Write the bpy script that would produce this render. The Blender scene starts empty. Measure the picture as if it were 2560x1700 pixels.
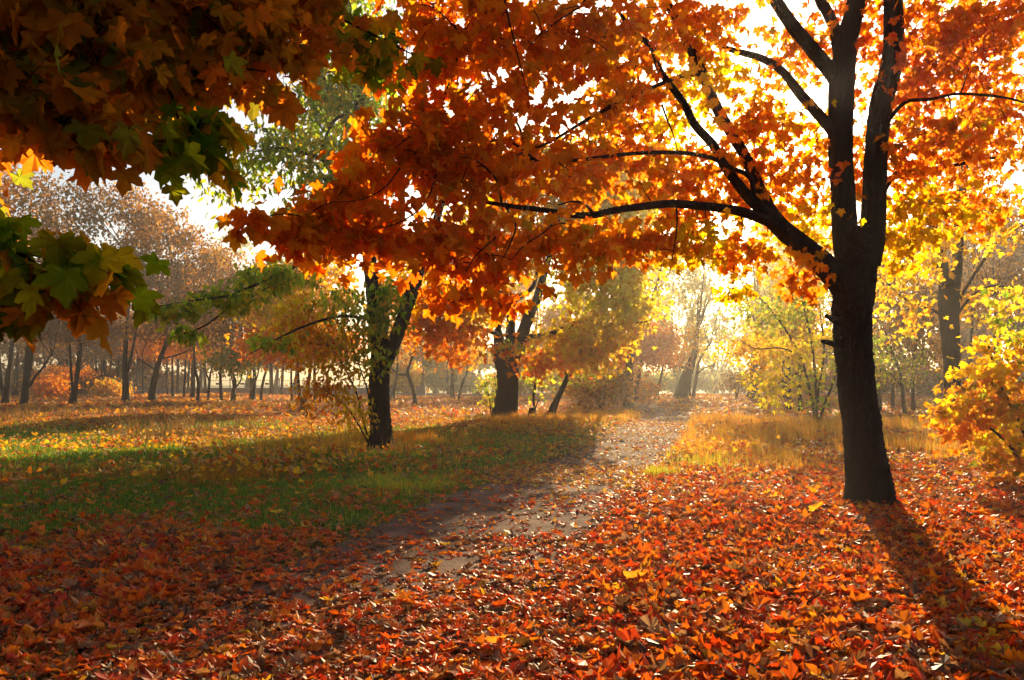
import bpy, math
import numpy as np
from mathutils import Vector

# ------------------------------------------------------------------ camera, sky, sun, exposure
SC = bpy.context.scene
COL = SC.collection
CAM_Z, F, HX, HY = 1.5, 1991.0, 1280.0, 950.0      # eye height; focal length, centre and horizon in photo pixels
cd = bpy.data.cameras.new('camera')
cam = bpy.data.objects.new('camera', cd)
COL.objects.link(cam)
cam.location = (0, 0, CAM_Z)
cam.rotation_euler = (math.radians(90), 0, 0)
cd.sensor_width = 36.0
cd.lens = 36.0 * F / 2560.0
cd.shift_y = (HY - 850.0) / 2560.0
cd.clip_start, cd.clip_end = 0.05, 3000
SC.camera = cam

SUN_AZ, SUN_EL = 15.9, 18.0                         # degrees right of the view axis, above the horizon
wd = bpy.data.worlds.new('World')
SC.world = wd
wd.use_nodes = True
nt = wd.node_tree
sky = nt.nodes.new('ShaderNodeTexSky')
sky.sky_type = 'NISHITA'
sky.sun_disc = False
sky.sun_elevation = math.radians(SUN_EL)
sky.sun_rotation = math.radians(SUN_AZ)
sky.dust_density = 2.0
bg = nt.nodes['Background']
bg.inputs['Strength'].default_value = 0.05
nt.links.new(sky.outputs[0], bg.inputs[0])

sd = (math.sin(math.radians(SUN_AZ)) * math.cos(math.radians(SUN_EL)),
      math.cos(math.radians(SUN_AZ)) * math.cos(math.radians(SUN_EL)), math.sin(math.radians(SUN_EL)))
sl = bpy.data.lights.new('sun', 'SUN')
sl.energy = 5.0
sl.angle = math.radians(0.5)
sl.color = (1.0, 0.74, 0.41)
sun = bpy.data.objects.new('sun', sl)
COL.objects.link(sun)
sun.rotation_euler = Vector(sd).to_track_quat('Z', 'Y').to_euler()
sun.location = (20, 70, 40)

vs = SC.view_settings
vs.view_transform = 'Standard'
vs.look = 'None'
vs.exposure = 1.5
vs.gamma = 1.0
vs.use_curve_mapping = False
cy = SC.cycles
cy.use_denoising = True
cy.max_bounces = 16
cy.diffuse_bounces = 12
cy.glossy_bounces = 2
cy.transmission_bounces = 2
cy.volume_bounces = 1
cy.transparent_max_bounces = 8
cy.sample_clamp_indirect = 6.0
cy.use_adaptive_sampling = True
cy.adaptive_threshold = 0.015
cy.caustics_reflective = cy.caustics_refractive = False

R = np.random.default_rng(20)

# ------------------------------------------------------------------ helpers
def at(px, py, Y):
    return np.array([(px - HX) / F * Y, Y, CAM_Z + (HY - py) / F * Y])

def poly(rows):
    """rows of (px, py, depth, width in px) -> points, radii"""
    pts = np.array([at(a, b, c) for a, b, c, w in rows])
    rad = np.array([w / 2 / F * c for a, b, c, w in rows])
    return pts, rad

def smooth(pts, rad, n=4):
    """Catmull-Rom resampling of a polyline and its radii"""
    D = np.column_stack([pts, rad])
    E = np.vstack([2 * D[0] - D[1], D, 2 * D[-1] - D[-2]])
    out = []
    for i in range(1, len(E) - 2):
        p0, p1, p2, p3 = E[i - 1], E[i], E[i + 1], E[i + 2]
        for t in np.arange(n) / n:
            out.append(0.5 * (2 * p1 + (p2 - p0) * t + (2 * p0 - 5 * p1 + 4 * p2 - p3) * t * t + (3 * p1 - p0 - 3 * p2 + p3) * t ** 3))
    out.append(D[-1])
    out = np.array(out)
    return out[:, :3], np.maximum(out[:, 3], 0.002)

class Buf:
    """collects triangles with a material slot and a colour per vertex"""
    def __init__(self):
        self.v, self.t, self.m, self.c, self.n = [], [], [], [], 0
    def add(self, v, t, mat=0, col=(0.1, 0.1, 0.1)):
        v = np.asarray(v, np.float32).reshape(-1, 3)
        t = np.asarray(t, np.int32).reshape(-1, 3)
        c = np.asarray(col, np.float32)
        if c.ndim == 1:
            c = np.tile(c[None, :3], (len(v), 1))
        self.v.append(v); self.t.append(t + self.n); self.c.append(c)
        self.m.append(np.full(len(t), mat, np.int32))
        self.n += len(v)
    def tube(self, pts, rad, sides=6, mat=0, rough=0.0, cap=True, furrow=0.0):
        pts = np.asarray(pts, float); rad = np.asarray(rad, float)
        k = len(pts)
        tan = np.gradient(pts, axis=0)
        tan /= np.linalg.norm(tan, axis=1)[:, None] + 1e-9
        ref = np.array([0.0, 1.0, 0.0]) if abs(tan[:, 2]).mean() > 0.5 else np.array([0.0, 0.0, 1.0])
        u = np.cross(tan, ref); u /= np.linalg.norm(u, axis=1)[:, None] + 1e-9
        w = np.cross(tan, u)
        a = np.arange(sides) / sides * 2 * math.pi
        rr = rad[:, None] * np.ones((1, sides))
        if rough:
            ph = R.uniform(0, 6.28, 3)
            z = np.arange(k)[:, None]
            rr = rr * (1 + rough * (np.sin(a[None] * 3 + ph[0] + z * 0.21) + 0.7 * np.sin(a[None] * 5 + ph[1] - z * 0.37)) * 0.5
                       + rough * 0.6 * R.normal(0, 0.5, (k, sides)))
        if furrow:                                   # wandering vertical ridges of bark
            dl = np.r_[0, np.cumsum(np.linalg.norm(np.diff(pts, axis=0), axis=1))][:, None] / rad[0]
            th = a[None] + 0.10 * np.sin(dl * 1.9 + 1.0) + 0.07 * np.sin(dl * 4.3 + a[None] * 2)
            rg = np.abs(np.sin(th * 9 + 1.2 * np.sin(dl * 1.1 + a[None] * 3))) + 0.6 * np.abs(np.sin(th * 14 + 0.9 * np.sin(dl * 2.3)))
            rr = rr + rad[:, None] * furrow * (rg - 0.9 + R.normal(0, 0.35, (k, sides)))
        P = pts[:, None] + rr[..., None] * (np.cos(a)[None, :, None] * u[:, None] + np.sin(a)[None, :, None] * w[:, None])
        idx = np.arange(k * sides).reshape(k, sides)
        A, B = idx[:-1], np.roll(idx[:-1], -1, 1)
        Cc, D = idx[1:], np.roll(idx[1:], -1, 1)
        t = np.concatenate([np.stack([A, B, D], -1).reshape(-1, 3), np.stack([A, D, Cc], -1).reshape(-1, 3)])
        V = P.reshape(-1, 3)
        if cap:
            V = np.vstack([V, pts[-1][None]])
            last = idx[-1]
            t = np.vstack([t, np.stack([last, np.roll(last, -1), np.full(sides, k * sides)], -1)])
        self.add(V, t, mat)
    def box(self, x0, x1, y0, y1, z0, z1, mat=0):
        v = [(x, y, z) for z in (z0, z1) for y in (y0, y1) for x in (x0, x1)]
        q = [(0, 2, 3, 1), (4, 5, 7, 6), (0, 1, 5, 4), (2, 6, 7, 3), (0, 4, 6, 2), (1, 3, 7, 5)]
        t = [f for a, b, c, d in q for f in ((a, b, c), (a, c, d))]
        self.add(v, t, mat)
    def build(self, name, mats, parent=None, origin=None, smooth_shade=False, smooth_mat=None):
        v = np.concatenate(self.v); t = np.concatenate(self.t); m = np.concatenate(self.m); c = np.concatenate(self.c)
        if origin is not None:
            v = v - np.asarray(origin, np.float32)[None]
        me = bpy.data.meshes.new(name)
        me.vertices.add(len(v)); me.vertices.foreach_set('co', v.astype(np.float32).ravel())
        me.loops.add(len(t) * 3); me.loops.foreach_set('vertex_index', t.ravel().astype(np.int32))
        me.polygons.add(len(t)); me.polygons.foreach_set('loop_start', np.arange(0, len(t) * 3, 3, dtype=np.int32))
        for q in (mats if isinstance(mats, (list, tuple)) else [mats]):
            me.materials.append(q)
        me.polygons.foreach_set('material_index', m)
        sm = np.full(len(t), smooth_shade) if smooth_mat is None else (m == smooth_mat)
        me.polygons.foreach_set('use_smooth', sm)
        ca = me.color_attributes.new('Col', 'FLOAT_COLOR', 'POINT')
        ca.data.foreach_set('color', np.column_stack([c, np.ones(len(c))]).astype(np.float32).ravel())
        me.update(calc_edges=True)
        o = bpy.data.objects.new(name, me)
        COL.objects.link(o)
        if parent is not None:
            o.parent = parent
        return o

def tag(o, label=None, cat=None, group=None, kind=None):
    if label: o['label'] = label
    if cat: o['category'] = cat
    if group: o['group'] = group
    if kind: o['kind'] = kind
    return o

def empty(name, loc, label, cat, group=None):
    o = bpy.data.objects.new(name, None)
    o.empty_display_size = 0.3
    COL.objects.link(o)
    o.location = tuple(float(q) for q in loc)
    return tag(o, label, cat, group)

# ------------------------------------------------------------------ materials
def new_mat(name):
    m = bpy.data.materials.new(name)
    m.use_nodes = True
    t = m.node_tree
    t.nodes.clear()
    out = t.nodes.new('ShaderNodeOutputMaterial')
    return m, t, out

def leaf_material(name, trans=0.55, rough=0.5, spec=0.35):
    m, t, out = new_mat(name)
    at_ = t.nodes.new('ShaderNodeAttribute'); at_.attribute_name = 'Col'
    tc = t.nodes.new('ShaderNodeTexCoord')
    nz = t.nodes.new('ShaderNodeTexNoise'); nz.inputs['Scale'].default_value = 35; nz.inputs['Detail'].default_value = 3
    t.links.new(tc.outputs['Object'], nz.inputs['Vector'])
    mr = t.nodes.new('ShaderNodeMapRange'); mr.inputs[1].default_value = 0.3; mr.inputs[2].default_value = 0.7
    mr.inputs[3].default_value = 0.80; mr.inputs[4].default_value = 1.03
    t.links.new(nz.outputs[0], mr.inputs[0])
    mx = t.nodes.new('ShaderNodeVectorMath'); mx.operation = 'SCALE'
    t.links.new(at_.outputs['Color'], mx.inputs[0]); t.links.new(mr.outputs[0], mx.inputs['Scale'])
    p = t.nodes.new('ShaderNodeBsdfPrincipled')
    p.inputs['Roughness'].default_value = rough
    p.inputs['Specular IOR Level'].default_value = spec
    tr = t.nodes.new('ShaderNodeBsdfTranslucent')
    t.links.new(mx.outputs[0], p.inputs['Base Color']); t.links.new(mx.outputs[0], tr.inputs['Color'])
    mix = t.nodes.new('ShaderNodeMixShader'); mix.inputs[0].default_value = trans
    t.links.new(p.outputs[0], mix.inputs[1]); t.links.new(tr.outputs[0], mix.inputs[2])
    t.links.new(mix.outputs[0], out.inputs[0])
    return m

def bark_material(name, dark, light, scale=14.0):
    m, t, out = new_mat(name)
    tc = t.nodes.new('ShaderNodeTexCoord')
    mp = t.nodes.new('ShaderNodeMapping'); mp.inputs['Scale'].default_value = (1, 1, 0.22)
    t.links.new(tc.outputs['Object'], mp.inputs['Vector'])
    nz = t.nodes.new('ShaderNodeTexNoise'); nz.inputs['Scale'].default_value = scale; nz.inputs['Detail'].default_value = 6
    nz.inputs['Roughness'].default_value = 0.65
    t.links.new(mp.outputs[0], nz.inputs['Vector'])
    vo = t.nodes.new('ShaderNodeTexVoronoi'); vo.inputs['Scale'].default_value = scale * 2.2; vo.feature = 'DISTANCE_TO_EDGE'
    t.links.new(mp.outputs[0], vo.inputs['Vector'])
    cr = t.nodes.new('ShaderNodeValToRGB')
    cr.color_ramp.elements[0].position = 0.32; cr.color_ramp.elements[0].color = (*dark, 1)
    cr.color_ramp.elements[1].position = 0.72; cr.color_ramp.elements[1].color = (*light, 1)
    t.links.new(nz.outputs[0], cr.inputs[0])
    ad = t.nodes.new('ShaderNodeMath'); ad.operation = 'MULTIPLY_ADD'; ad.inputs[1].default_value = 0.8
    t.links.new(vo.outputs[0], ad.inputs[0]); t.links.new(nz.outputs[0], ad.inputs[2])
    bp = t.nodes.new('ShaderNodeBump'); bp.inputs['Strength'].default_value = 0.8; bp.inputs['Distance'].default_value = 0.03
    t.links.new(ad.outputs[0], bp.inputs['Height'])
    p = t.nodes.new('ShaderNodeBsdfPrincipled'); p.inputs['Roughness'].default_value = 0.9
    p.inputs['Specular IOR Level'].default_value = 0.2
    t.links.new(cr.outputs[0], p.inputs['Base Color']); t.links.new(bp.outputs[0], p.inputs['Normal'])
    t.links.new(p.outputs[0], out.inputs[0])
    return m

def plain_material(name, col, rough=0.7, metal=0.0, var=0.25, scale=3.0):
    m, t, out = new_mat(name)
    tc = t.nodes.new('ShaderNodeTexCoord')
    nz = t.nodes.new('ShaderNodeTexNoise'); nz.inputs['Scale'].default_value = scale; nz.inputs['Detail'].default_value = 5
    t.links.new(tc.outputs['Object'], nz.inputs['Vector'])
    cr = t.nodes.new('ShaderNodeValToRGB')
    cr.color_ramp.elements[0].position = 0.3; cr.color_ramp.elements[0].color = (*[c * (1 - var) for c in col], 1)
    cr.color_ramp.elements[1].position = 0.7; cr.color_ramp.elements[1].color = (*[c * (1 + var) for c in col], 1)
    t.links.new(nz.outputs[0], cr.inputs[0])
    p = t.nodes.new('ShaderNodeBsdfPrincipled'); p.inputs['Roughness'].default_value = rough; p.inputs['Metallic'].default_value = metal
    t.links.new(cr.outputs[0], p.inputs['Base Color'])
    t.links.new(p.outputs[0], out.inputs[0])
    return m

def ground_material():
    m, t, out = new_mat('ground')
    at_ = t.nodes.new('ShaderNodeAttribute'); at_.attribute_name = 'Col'
    tc = t.nodes.new('ShaderNodeTexCoord')
    vo = t.nodes.new('ShaderNodeTexVoronoi'); vo.inputs['Scale'].default_value = 9.0
    n1 = t.nodes.new('ShaderNodeTexNoise'); n1.inputs['Scale'].default_value = 22; n1.inputs['Detail'].default_value = 6
    for n in (vo, n1):
        t.links.new(tc.outputs['Object'], n.inputs['Vector'])
    sep = t.nodes.new('ShaderNodeSeparateColor')
    t.links.new(vo.outputs['Color'], sep.inputs[0])
    mr = t.nodes.new('ShaderNodeMath'); mr.operation = 'MULTIPLY_ADD'; mr.inputs[1].default_value = 0.9; mr.inputs[2].default_value = 0.45
    t.links.new(sep.outputs[0], mr.inputs[0])
    m2 = t.nodes.new('ShaderNodeMath'); m2.operation = 'MULTIPLY'
    t.links.new(mr.outputs[0], m2.inputs[0])
    a2 = t.nodes.new('ShaderNodeMath'); a2.operation = 'MULTIPLY_ADD'; a2.inputs[1].default_value = 1.2; a2.inputs[2].default_value = 0.4
    t.links.new(n1.outputs[0], a2.inputs[0]); t.links.new(a2.outputs[0], m2.inputs[1])
    mx = t.nodes.new('ShaderNodeVectorMath'); mx.operation = 'SCALE'
    t.links.new(at_.outputs['Color'], mx.inputs[0]); t.links.new(m2.outputs[0], mx.inputs['Scale'])
    bp = t.nodes.new('ShaderNodeBump'); bp.inputs['Strength'].default_value = 0.9; bp.inputs['Distance'].default_value = 0.05
    t.links.new(a2.outputs[0], bp.inputs['Height'])
    p = t.nodes.new('ShaderNodeBsdfPrincipled'); p.inputs['Roughness'].default_value = 0.95; p.inputs['Specular IOR Level'].default_value = 0.15
    t.links.new(mx.outputs[0], p.inputs['Base Color']); t.links.new(bp.outputs[0], p.inputs['Normal'])
    t.links.new(p.outputs[0], out.inputs[0])
    return m

M_LEAF = leaf_material('maple_leaf', 0.76, 0.6, 0.06)
M_FINE = leaf_material('small_leaf', 0.5, 0.7, 0.06)
M_LITTER = leaf_material('fallen_leaf', 0.45, 0.5, 0.3)
M_GRASS = leaf_material('grass_blade', 0.5, 0.5, 0.3)
M_BARK = bark_material('maple_bark', (0.005, 0.0035, 0.0025), (0.024, 0.015, 0.010))
M_BARK2 = bark_material('old_bark', (0.006, 0.004, 0.003), (0.026, 0.016, 0.011), 9)
M_FAR = bark_material('grove_bark', (0.007, 0.005, 0.004), (0.026, 0.017, 0.013), 6)
M_GROUND = ground_material()
M_STONE = plain_material('embankment_stone', (0.20, 0.18, 0.17), 0.9)
M_IRON = plain_material('cast_iron', (0.03, 0.03, 0.03), 0.5, 0.4)
M_GLOBE = plain_material('frosted_glass', (0.75, 0.75, 0.72), 0.25, 0, 0.03)

# ------------------------------------------------------------------ leaf shapes
def fan(half, cy):
    L = [(-x, y) for x, y in reversed(half)]
    ring = [(0.0, 0.0)] + half + [(0.0, 1.0)] + L
    v = np.array(ring + [(0.0, cy)])
    n = len(ring)
    return v, np.array([(i, (i + 1) % n, n) for i in range(n)])

MAPLE = fan([(0.10, -0.07), (0.30, -0.14), (0.42, -0.05), (0.36, 0.09), (0.54, 0.18), (0.68, 0.47), (0.46, 0.50), (0.27, 0.43), (0.31, 0.68), (0.17, 0.73)], 0.2)
MAPLE_MID = fan([(0.38, -0.10), (0.36, 0.08), (0.66, 0.44), (0.27, 0.43), (0.27, 0.70)], 0.2)
MAPLE_LOW = fan([(0.42, 0.0), (0.52, 0.45), (0.18, 0.5)], 0.25)
ASH = fan([(0.13, 0.2), (0.22, 0.42), (0.13, 0.75)], 0.4)
DIAMOND = (np.array([(0, 0), (0.38, 0.45), (0, 1.0), (-0.38, 0.45)], float), np.array([(0, 1, 2), (0, 2, 3)]))

def leaves(buf, tpl, pos, tip, nrm, size, col, fold=(0.0, 0.5), curl=(-0.5, 0.3), wob=0.08, mat=0, mat_brown=False):
    V, T = tpl
    N, k = len(pos), len(V)
    if N == 0:
        return
    xa = np.cross(tip, nrm)
    x, y = V[:, 0][None], V[:, 1][None]
    fo = R.uniform(*fold, (N, 1)); cu = R.uniform(*curl, (N, 1))
    z = fo * np.abs(x) + cu * y * y + wob * R.normal(0, 1, (N, k))
    s = np.asarray(size).reshape(-1, 1)
    asp = R.uniform(0.85, 1.15, (N, 1))
    P = pos[:, None] + (x * s * asp)[..., None] * xa[:, None] + (y * s)[..., None] * tip[:, None] + (z * s)[..., None] * nrm[:, None]
    t = (np.arange(N) * k)[:, None, None] + T[None]
    cc = np.repeat(col[:, None], k, 1) * (1 + R.normal(0, 0.09, (N, k, 1)))
    sere = (R.uniform(0, 1, (N, 1)) < (0.30 if mat_brown else 0.10)) & (R.uniform(0, 1, (N, k)) < 0.45)      # withered brown lobes on some leaves
    cc = np.where(sere[..., None], cc * np.array([0.55, 0.45, 0.6]), cc)
    cc[:, -1] = cc[:, -1] * np.array([1.0, 1.10, 1.2])
    buf.add(P.reshape(-1, 3), t.reshape(-1, 3), mat, np.clip(cc, 0.002, 0.975).reshape(-1, 3))

def rot_about(v, axis, ang):
    c, s = np.cos(ang)[:, None], np.sin(ang)[:, None]
    return v * c + np.cross(axis, v) * s + axis * (np.sum(axis * v, 1)[:, None]) * (1 - c)

def orient_hang(N, lo=10, hi=75, roll=38):
    az = R.uniform(0, 2 * math.pi, N); d = np.radians(R.uniform(lo, hi, N))
    tip = np.column_stack([np.cos(az) * np.cos(d), np.sin(az) * np.cos(d), -np.sin(d)])
    nrm = np.column_stack([np.cos(az) * np.sin(d), np.sin(az) * np.sin(d), np.cos(d)])
    return tip, rot_about(nrm, tip, np.radians(R.normal(0, roll, N)))

def orient_flat(N, tilt=12, roll=20):
    az = R.uniform(0, 2 * math.pi, N); d = np.radians(R.normal(0, tilt, N))
    tip = np.column_stack([np.cos(az) * np.cos(d), np.sin(az) * np.cos(d), -np.sin(d)])
    nrm = np.column_stack([np.cos(az) * np.sin(d), np.sin(az) * np.sin(d), np.cos(d)])
    return tip, rot_about(nrm, tip, np.radians(R.normal(0, roll, N)))

PAL = {   # leaf colours (linear) with weights
    'fire':   [((0.975, 0.24, 0.004), 5), ((0.975, 0.31, 0.006), 5), ((0.96, 0.17, 0.004), 2.5), ((0.975, 0.40, 0.008), 1)],
    'orange': [((0.975, 0.28, 0.006), 5), ((0.975, 0.38, 0.008), 4), ((0.97, 0.21, 0.005), 2), ((0.60, 0.42, 0.01), .2)],
    'gold':   [((0.975, 0.54, 0.006), 5), ((0.975, 0.61, 0.007), 4), ((0.975, 0.42, 0.006), 2), ((0.75, 0.60, 0.01), .6)],
    'lemon':  [((0.975, 0.68, 0.006), 5), ((0.975, 0.73, 0.008), 3), ((0.975, 0.58, 0.006), 2), ((0.72, 0.66, 0.02), .7)],
    'lime':   [((0.46, 0.54, 0.030), 4), ((0.70, 0.64, 0.03), 3), ((0.88, 0.60, 0.02), 2), ((0.25, 0.36, 0.03), 2)],
    'green':  [((0.20, 0.34, 0.006), 5), ((0.34, 0.42, 0.008), 3), ((0.60, 0.50, 0.008), 2), ((0.90, 0.50, 0.008), 1.4)],
    'olive':  [((0.55, 0.28, 0.012), 4), ((0.75, 0.30, 0.012), 5), ((0.26, 0.26, 0.015), 2), ((0.80, 0.25, 0.012), 4)],
    'rust':   [((0.40, 0.17, 0.012), 4), ((0.50, 0.25, 0.015), 3), ((0.32, 0.12, 0.015), 3), ((0.26, 0.15, 0.03), 1.5)],
    'brown':  [((0.20, 0.10, 0.02), 4), ((0.28, 0.14, 0.02), 3), ((0.15, 0.085, 0.025), 3)],
    'litter': [((0.90, 0.15, 0.006), 6), ((0.93, 0.25, 0.008), 5), ((0.74, 0.07, 0.006), 3.5), ((0.42, 0.17, 0.045), 2.5), ((0.50, 0.26, 0.11), 1.4), ((0.93, 0.46, 0.015), 1.0), ((0.18, 0.07, 0.025), 2.8)],
    'litter_gold': [((0.92, 0.50, 0.012), 5), ((0.90, 0.34, 0.012), 4), ((0.60, 0.35, 0.10), 2), ((0.75, 0.14, 0.01), 2), ((0.35, 0.15, 0.05), 1.5)],
    'straw':  [((0.85, 0.46, 0.035), 4), ((0.78, 0.32, 0.03), 3), ((0.52, 0.44, 0.03), 1.5), ((0.5, 0.2, 0.03), 1)],
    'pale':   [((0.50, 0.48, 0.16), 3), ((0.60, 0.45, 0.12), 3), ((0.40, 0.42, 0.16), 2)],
}
def palette(name, N, jit=0.12):
    cs = np.array([c for c, w in PAL[name]]); w = np.array([w for c, w in PAL[name]], float)
    c = cs[R.choice(len(cs), N, p=w / w.sum())]
    return np.clip(c * (1 + R.normal(0, jit, (N, 1))) * (1 + R.normal(0, 0.05, (N, 3))), 0.003, 0.975)

# ------------------------------------------------------------------ trees
TPL = {'maple': MAPLE, 'mid': MAPLE_MID, 'low': MAPLE_LOW, 'ash': ASH, 'fine': DIAMOND}

def blob_points(b, n):
    px, py, Y, rx, ry, dY = b[:6]
    c = at(px, py, Y)
    q = R.normal(0, 1, (n, 3)); q /= np.linalg.norm(q, axis=1)[:, None]
    q *= R.uniform(0, 1, (n, 1)) ** (1 / 2.6)
    return c[None] + q * np.array([rx / F * Y, dY, ry / F * Y])[None]

def grow_crown(root, base, skel, blobs, leaf='maple', size=(0.10, 0.16), twig=1.0, bark=None, leafmat=None, flat=0.55, stalks=False, name='crown', hang=(10, 75)):
    """leaf clusters in the blobs, each joined to the nearest branch by a twig; twigs and leaves are one crown mesh"""
    buf = Buf()
    nodes = np.vstack([s[0] for s in skel]); nr = np.concatenate([s[1] for s in skel])
    C, meta = [], []
    for b in blobs:
        p = blob_points(b, b[6])
        C.append(p); meta += [b] * len(p)
    C = np.vstack(C)
    d0 = np.array([np.min(np.sum((nodes - c) ** 2, 1)) for c in C])
    cap = np.zeros((len(nodes) + 5 * len(C), 3)); cr = np.zeros(len(cap))
    n = len(nodes); cap[:n] = nodes; cr[:n] = nr
    for i in np.argsort(d0):
        c = C[i]
        dv = cap[:n] - c
        dd = np.sum(dv * dv, 1) * (1 + 0.6 * (cap[:n, 2] > c[2]))
        j = int(np.argmin(dd))
        a = cap[j]; L = float(np.linalg.norm(c - a))
        if L < 1e-3:
            continue
        mid = (a + c) / 2 + R.normal(0, 0.10, 3) * L + np.array([0, 0, 0.12 * L])
        t = np.linspace(0, 1, 6)[:, None]
        pts = (1 - t) ** 2 * a + 2 * t * (1 - t) * mid + t * t * c
        r0 = min(cr[j] * 0.7, (0.004 + 0.007 * L) * twig); r1 = 0.0025 * twig
        rad = np.linspace(max(r0, r1), r1, 6)
        buf.tube(pts, rad, 3 if twig * 0.01 < 0.03 else 4, 1, cap=False)
        cap[n:n + 5] = pts[1:]; cr[n:n + 5] = rad[1:]
        n += 5
    groups = {}
    for i, b in enumerate(meta):
        groups.setdefault(id(b), (b, []))[1].append(C[i])
    for b, cs in groups.values():
        cs = np.array(cs); nl, sp, pal = b[7], b[8], b[9]
        N = len(cs) * nl
        pos = np.repeat(cs, nl, 0) + R.normal(0, 1, (N, 3)) * np.array([sp, sp, sp * flat])
        tip, nrm = orient_hang(N, *hang)
        tone = np.repeat(1 + R.normal(0, 0.10, (len(cs), 1)), nl, 0)
        col = np.clip(palette(pal, N) * tone, 0.003, 0.975)
        sz = R.uniform(*size, N) * (b[10] if len(b) > 10 else 1.0)
        if stalks and len(b) < 12:
            for p, c0 in zip(pos, np.repeat(cs, nl, 0)):
                d = c0 - p
                L = np.linalg.norm(d) + 1e-6
                e = p + d * min(1.0, 0.09 / L)
                buf.tube(np.array([p, (p + e) / 2 + np.array([0, 0, 0.008]), e]), np.full(3, .0014), 3, 1, cap=False)
        leaves(buf, TPL[b[11] if len(b) > 11 else leaf], pos, tip, nrm, sz, col, fold=(0, .38), curl=(-.4, .2), wob=.05, mat=0)
    return buf.build(name, [leafmat or M_LEAF, bark or M_BARK], root, base, smooth_mat=1)

def build_tree(name, label, cat, trunk, limbs, blobs, group=None, bark=None, sides=14, rough=0.10, flare=True, world=False, skel_from=0.35, furrow=0.0, fine=6, **kw):
    bark = bark or M_BARK
    conv = (lambda q: (np.array([p[:3] for p in q], float), np.array([p[3] for p in q], float))) if world else poly
    tp, tr = conv(trunk)
    base = np.array([tp[0][0], tp[0][1], gh(tp[0][0], tp[0][1])])
    sp, sr = smooth(tp, tr, fine)
    if flare:
        h = sp[:, 2] - base[2]
        sr = sr * (1 + 0.36 * np.exp(-np.maximum(h, 0) / (1.2 * tr[0])))
        sp = np.vstack([[base[0], base[1], base[2] - 0.25], sp]); sr = np.r_[sr[0] * 1.12, sr]
    root = empty(name, base, label, cat, group)
    b = Buf(); b.tube(sp, sr, sides, 0, rough, furrow=furrow)
    t = b.build('trunk', bark, root, base, True)
    k = int(len(sp) * skel_from)
    skel = [(sp[k:], sr[k:])]
    for l in limbs:
        lp, lr = smooth(*conv(l), max(5, fine // 3))
        b = Buf(); b.tube(lp, lr, max(5, (sides - 4) if lr[0] > 0.05 else min(sides - 4, 8)), 0, rough * 0.8, furrow=furrow if lr[0] > 0.05 else 0)
        b.build('limb', bark, t, base, True)
        skel.append((lp[2:], lr[2:]))
    if blobs:
        grow_crown(root, base, skel, blobs, bark=bark, **kw)
    return root

# ------------------------------------------------------------------ ground, path
PATH = np.array([(-1.5, 1.0), (-1.15, 4.0), (-0.70, 6.8), (0.62, 11.9), (3.15, 19.9), (5.7, 29.9), (7.6, 40.0), (7.4, 50.0), (2.0, 58.0), (-8.0, 63.0)])
_pp, _ = smooth(np.column_stack([PATH, np.zeros(len(PATH))]), np.ones(len(PATH)), 10)
PC = _pp[:, :2]
PW = np.interp(PC[:, 1], [0, 7, 12, 20, 40, 70], [1.5, 1.35, 1.2, 1.02, 1.1, 1.2])

def path_dist(x, y):
    """distance to the path's centre line over its half width (1 at its edge)"""
    x = np.atleast_1d(x).astype(float); y = np.atleast_1d(y).astype(float)
    out = np.full(len(x), 1e9)
    for s in range(0, len(x), 20000):
        X, Y = x[s:s + 20000, None], y[s:s + 20000, None]
        d = np.sqrt((X - PC[None, :, 0]) ** 2 + (Y - PC[None, :, 1]) ** 2) / PW[None]
        out[s:s + 20000] = d.min(1)
    return out

def vnoise(x, y, s, seed=0):
    a, b, c, d = np.sin(seed * 1.7 + 1) * 9, np.cos(seed * 2.3) * 7, seed * 3.1, seed * 5.7
    x, y = np.asarray(x) / s, np.asarray(y) / s
    return (np.sin(x * 1.3 + 0.7 * np.sin(y * 1.1 + a) + c) * np.cos(y * 1.2 + 0.8 * np.sin(x * 0.9 + b) + d)
            + 0.5 * np.sin(x * 2.9 + y * 1.7 + a) * np.cos(y * 3.1 - x * 1.3 + b))

def height(x, y):
    x, y = np.asarray(x, float), np.asarray(y, float)
    z = 0.05 * vnoise(x, y, 3.2, 1) + 0.10 * vnoise(x, y, 11, 2) * np.clip(y / 20, 0, 1)
    z = z - np.clip(y - 92, 0, 110) * 0.04
    pd = path_dist(x.ravel(), y.ravel()).reshape(x.shape)
    return z - 0.07 * np.exp(-(pd / 1.1) ** 4)

def gh(x, y):
    return float(height(np.array([x]), np.array([y]))[0])

def grass_mask(x, y):
    """1 where green grass grows: the clearing left of the path"""
    pd = path_dist(x, y)
    pc = np.interp(y, PC[:, 1], PC[:, 0])
    left = np.clip((pc - x - 0.95) / 0.6, 0, 1)
    m = left * np.clip((y - 5.2 + 1.5 * vnoise(x, y, 0.9, 5)) / 3.4, 0, 1) * np.clip((30 - y + 5 * vnoise(x, y, 5, 3)) / 8, 0, 1)
    m *= np.clip(1.0 - (x + 1.0 + 0.10 * (y - 12)) / 6.0, 0.45, 1)
    return np.clip(1.15 * m * (0.80 + 0.5 * vnoise(x, y, 2.3, 4) + 0.35 * vnoise(x, y, 0.7, 9)), 0, 1)

def axis(a, b, fine0, fine1, fs, growth=1.09):
    v = [fine0]
    while v[-1] < fine1: v.append(v[-1] + fs)
    st = fs
    while v[-1] < b: st *= growth; v.append(v[-1] + st)
    lo = [fine0]; st = fs
    while lo[-1] > a: st *= growth; lo.append(lo[-1] - st)
    return np.array(lo[:0:-1] + v)

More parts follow.
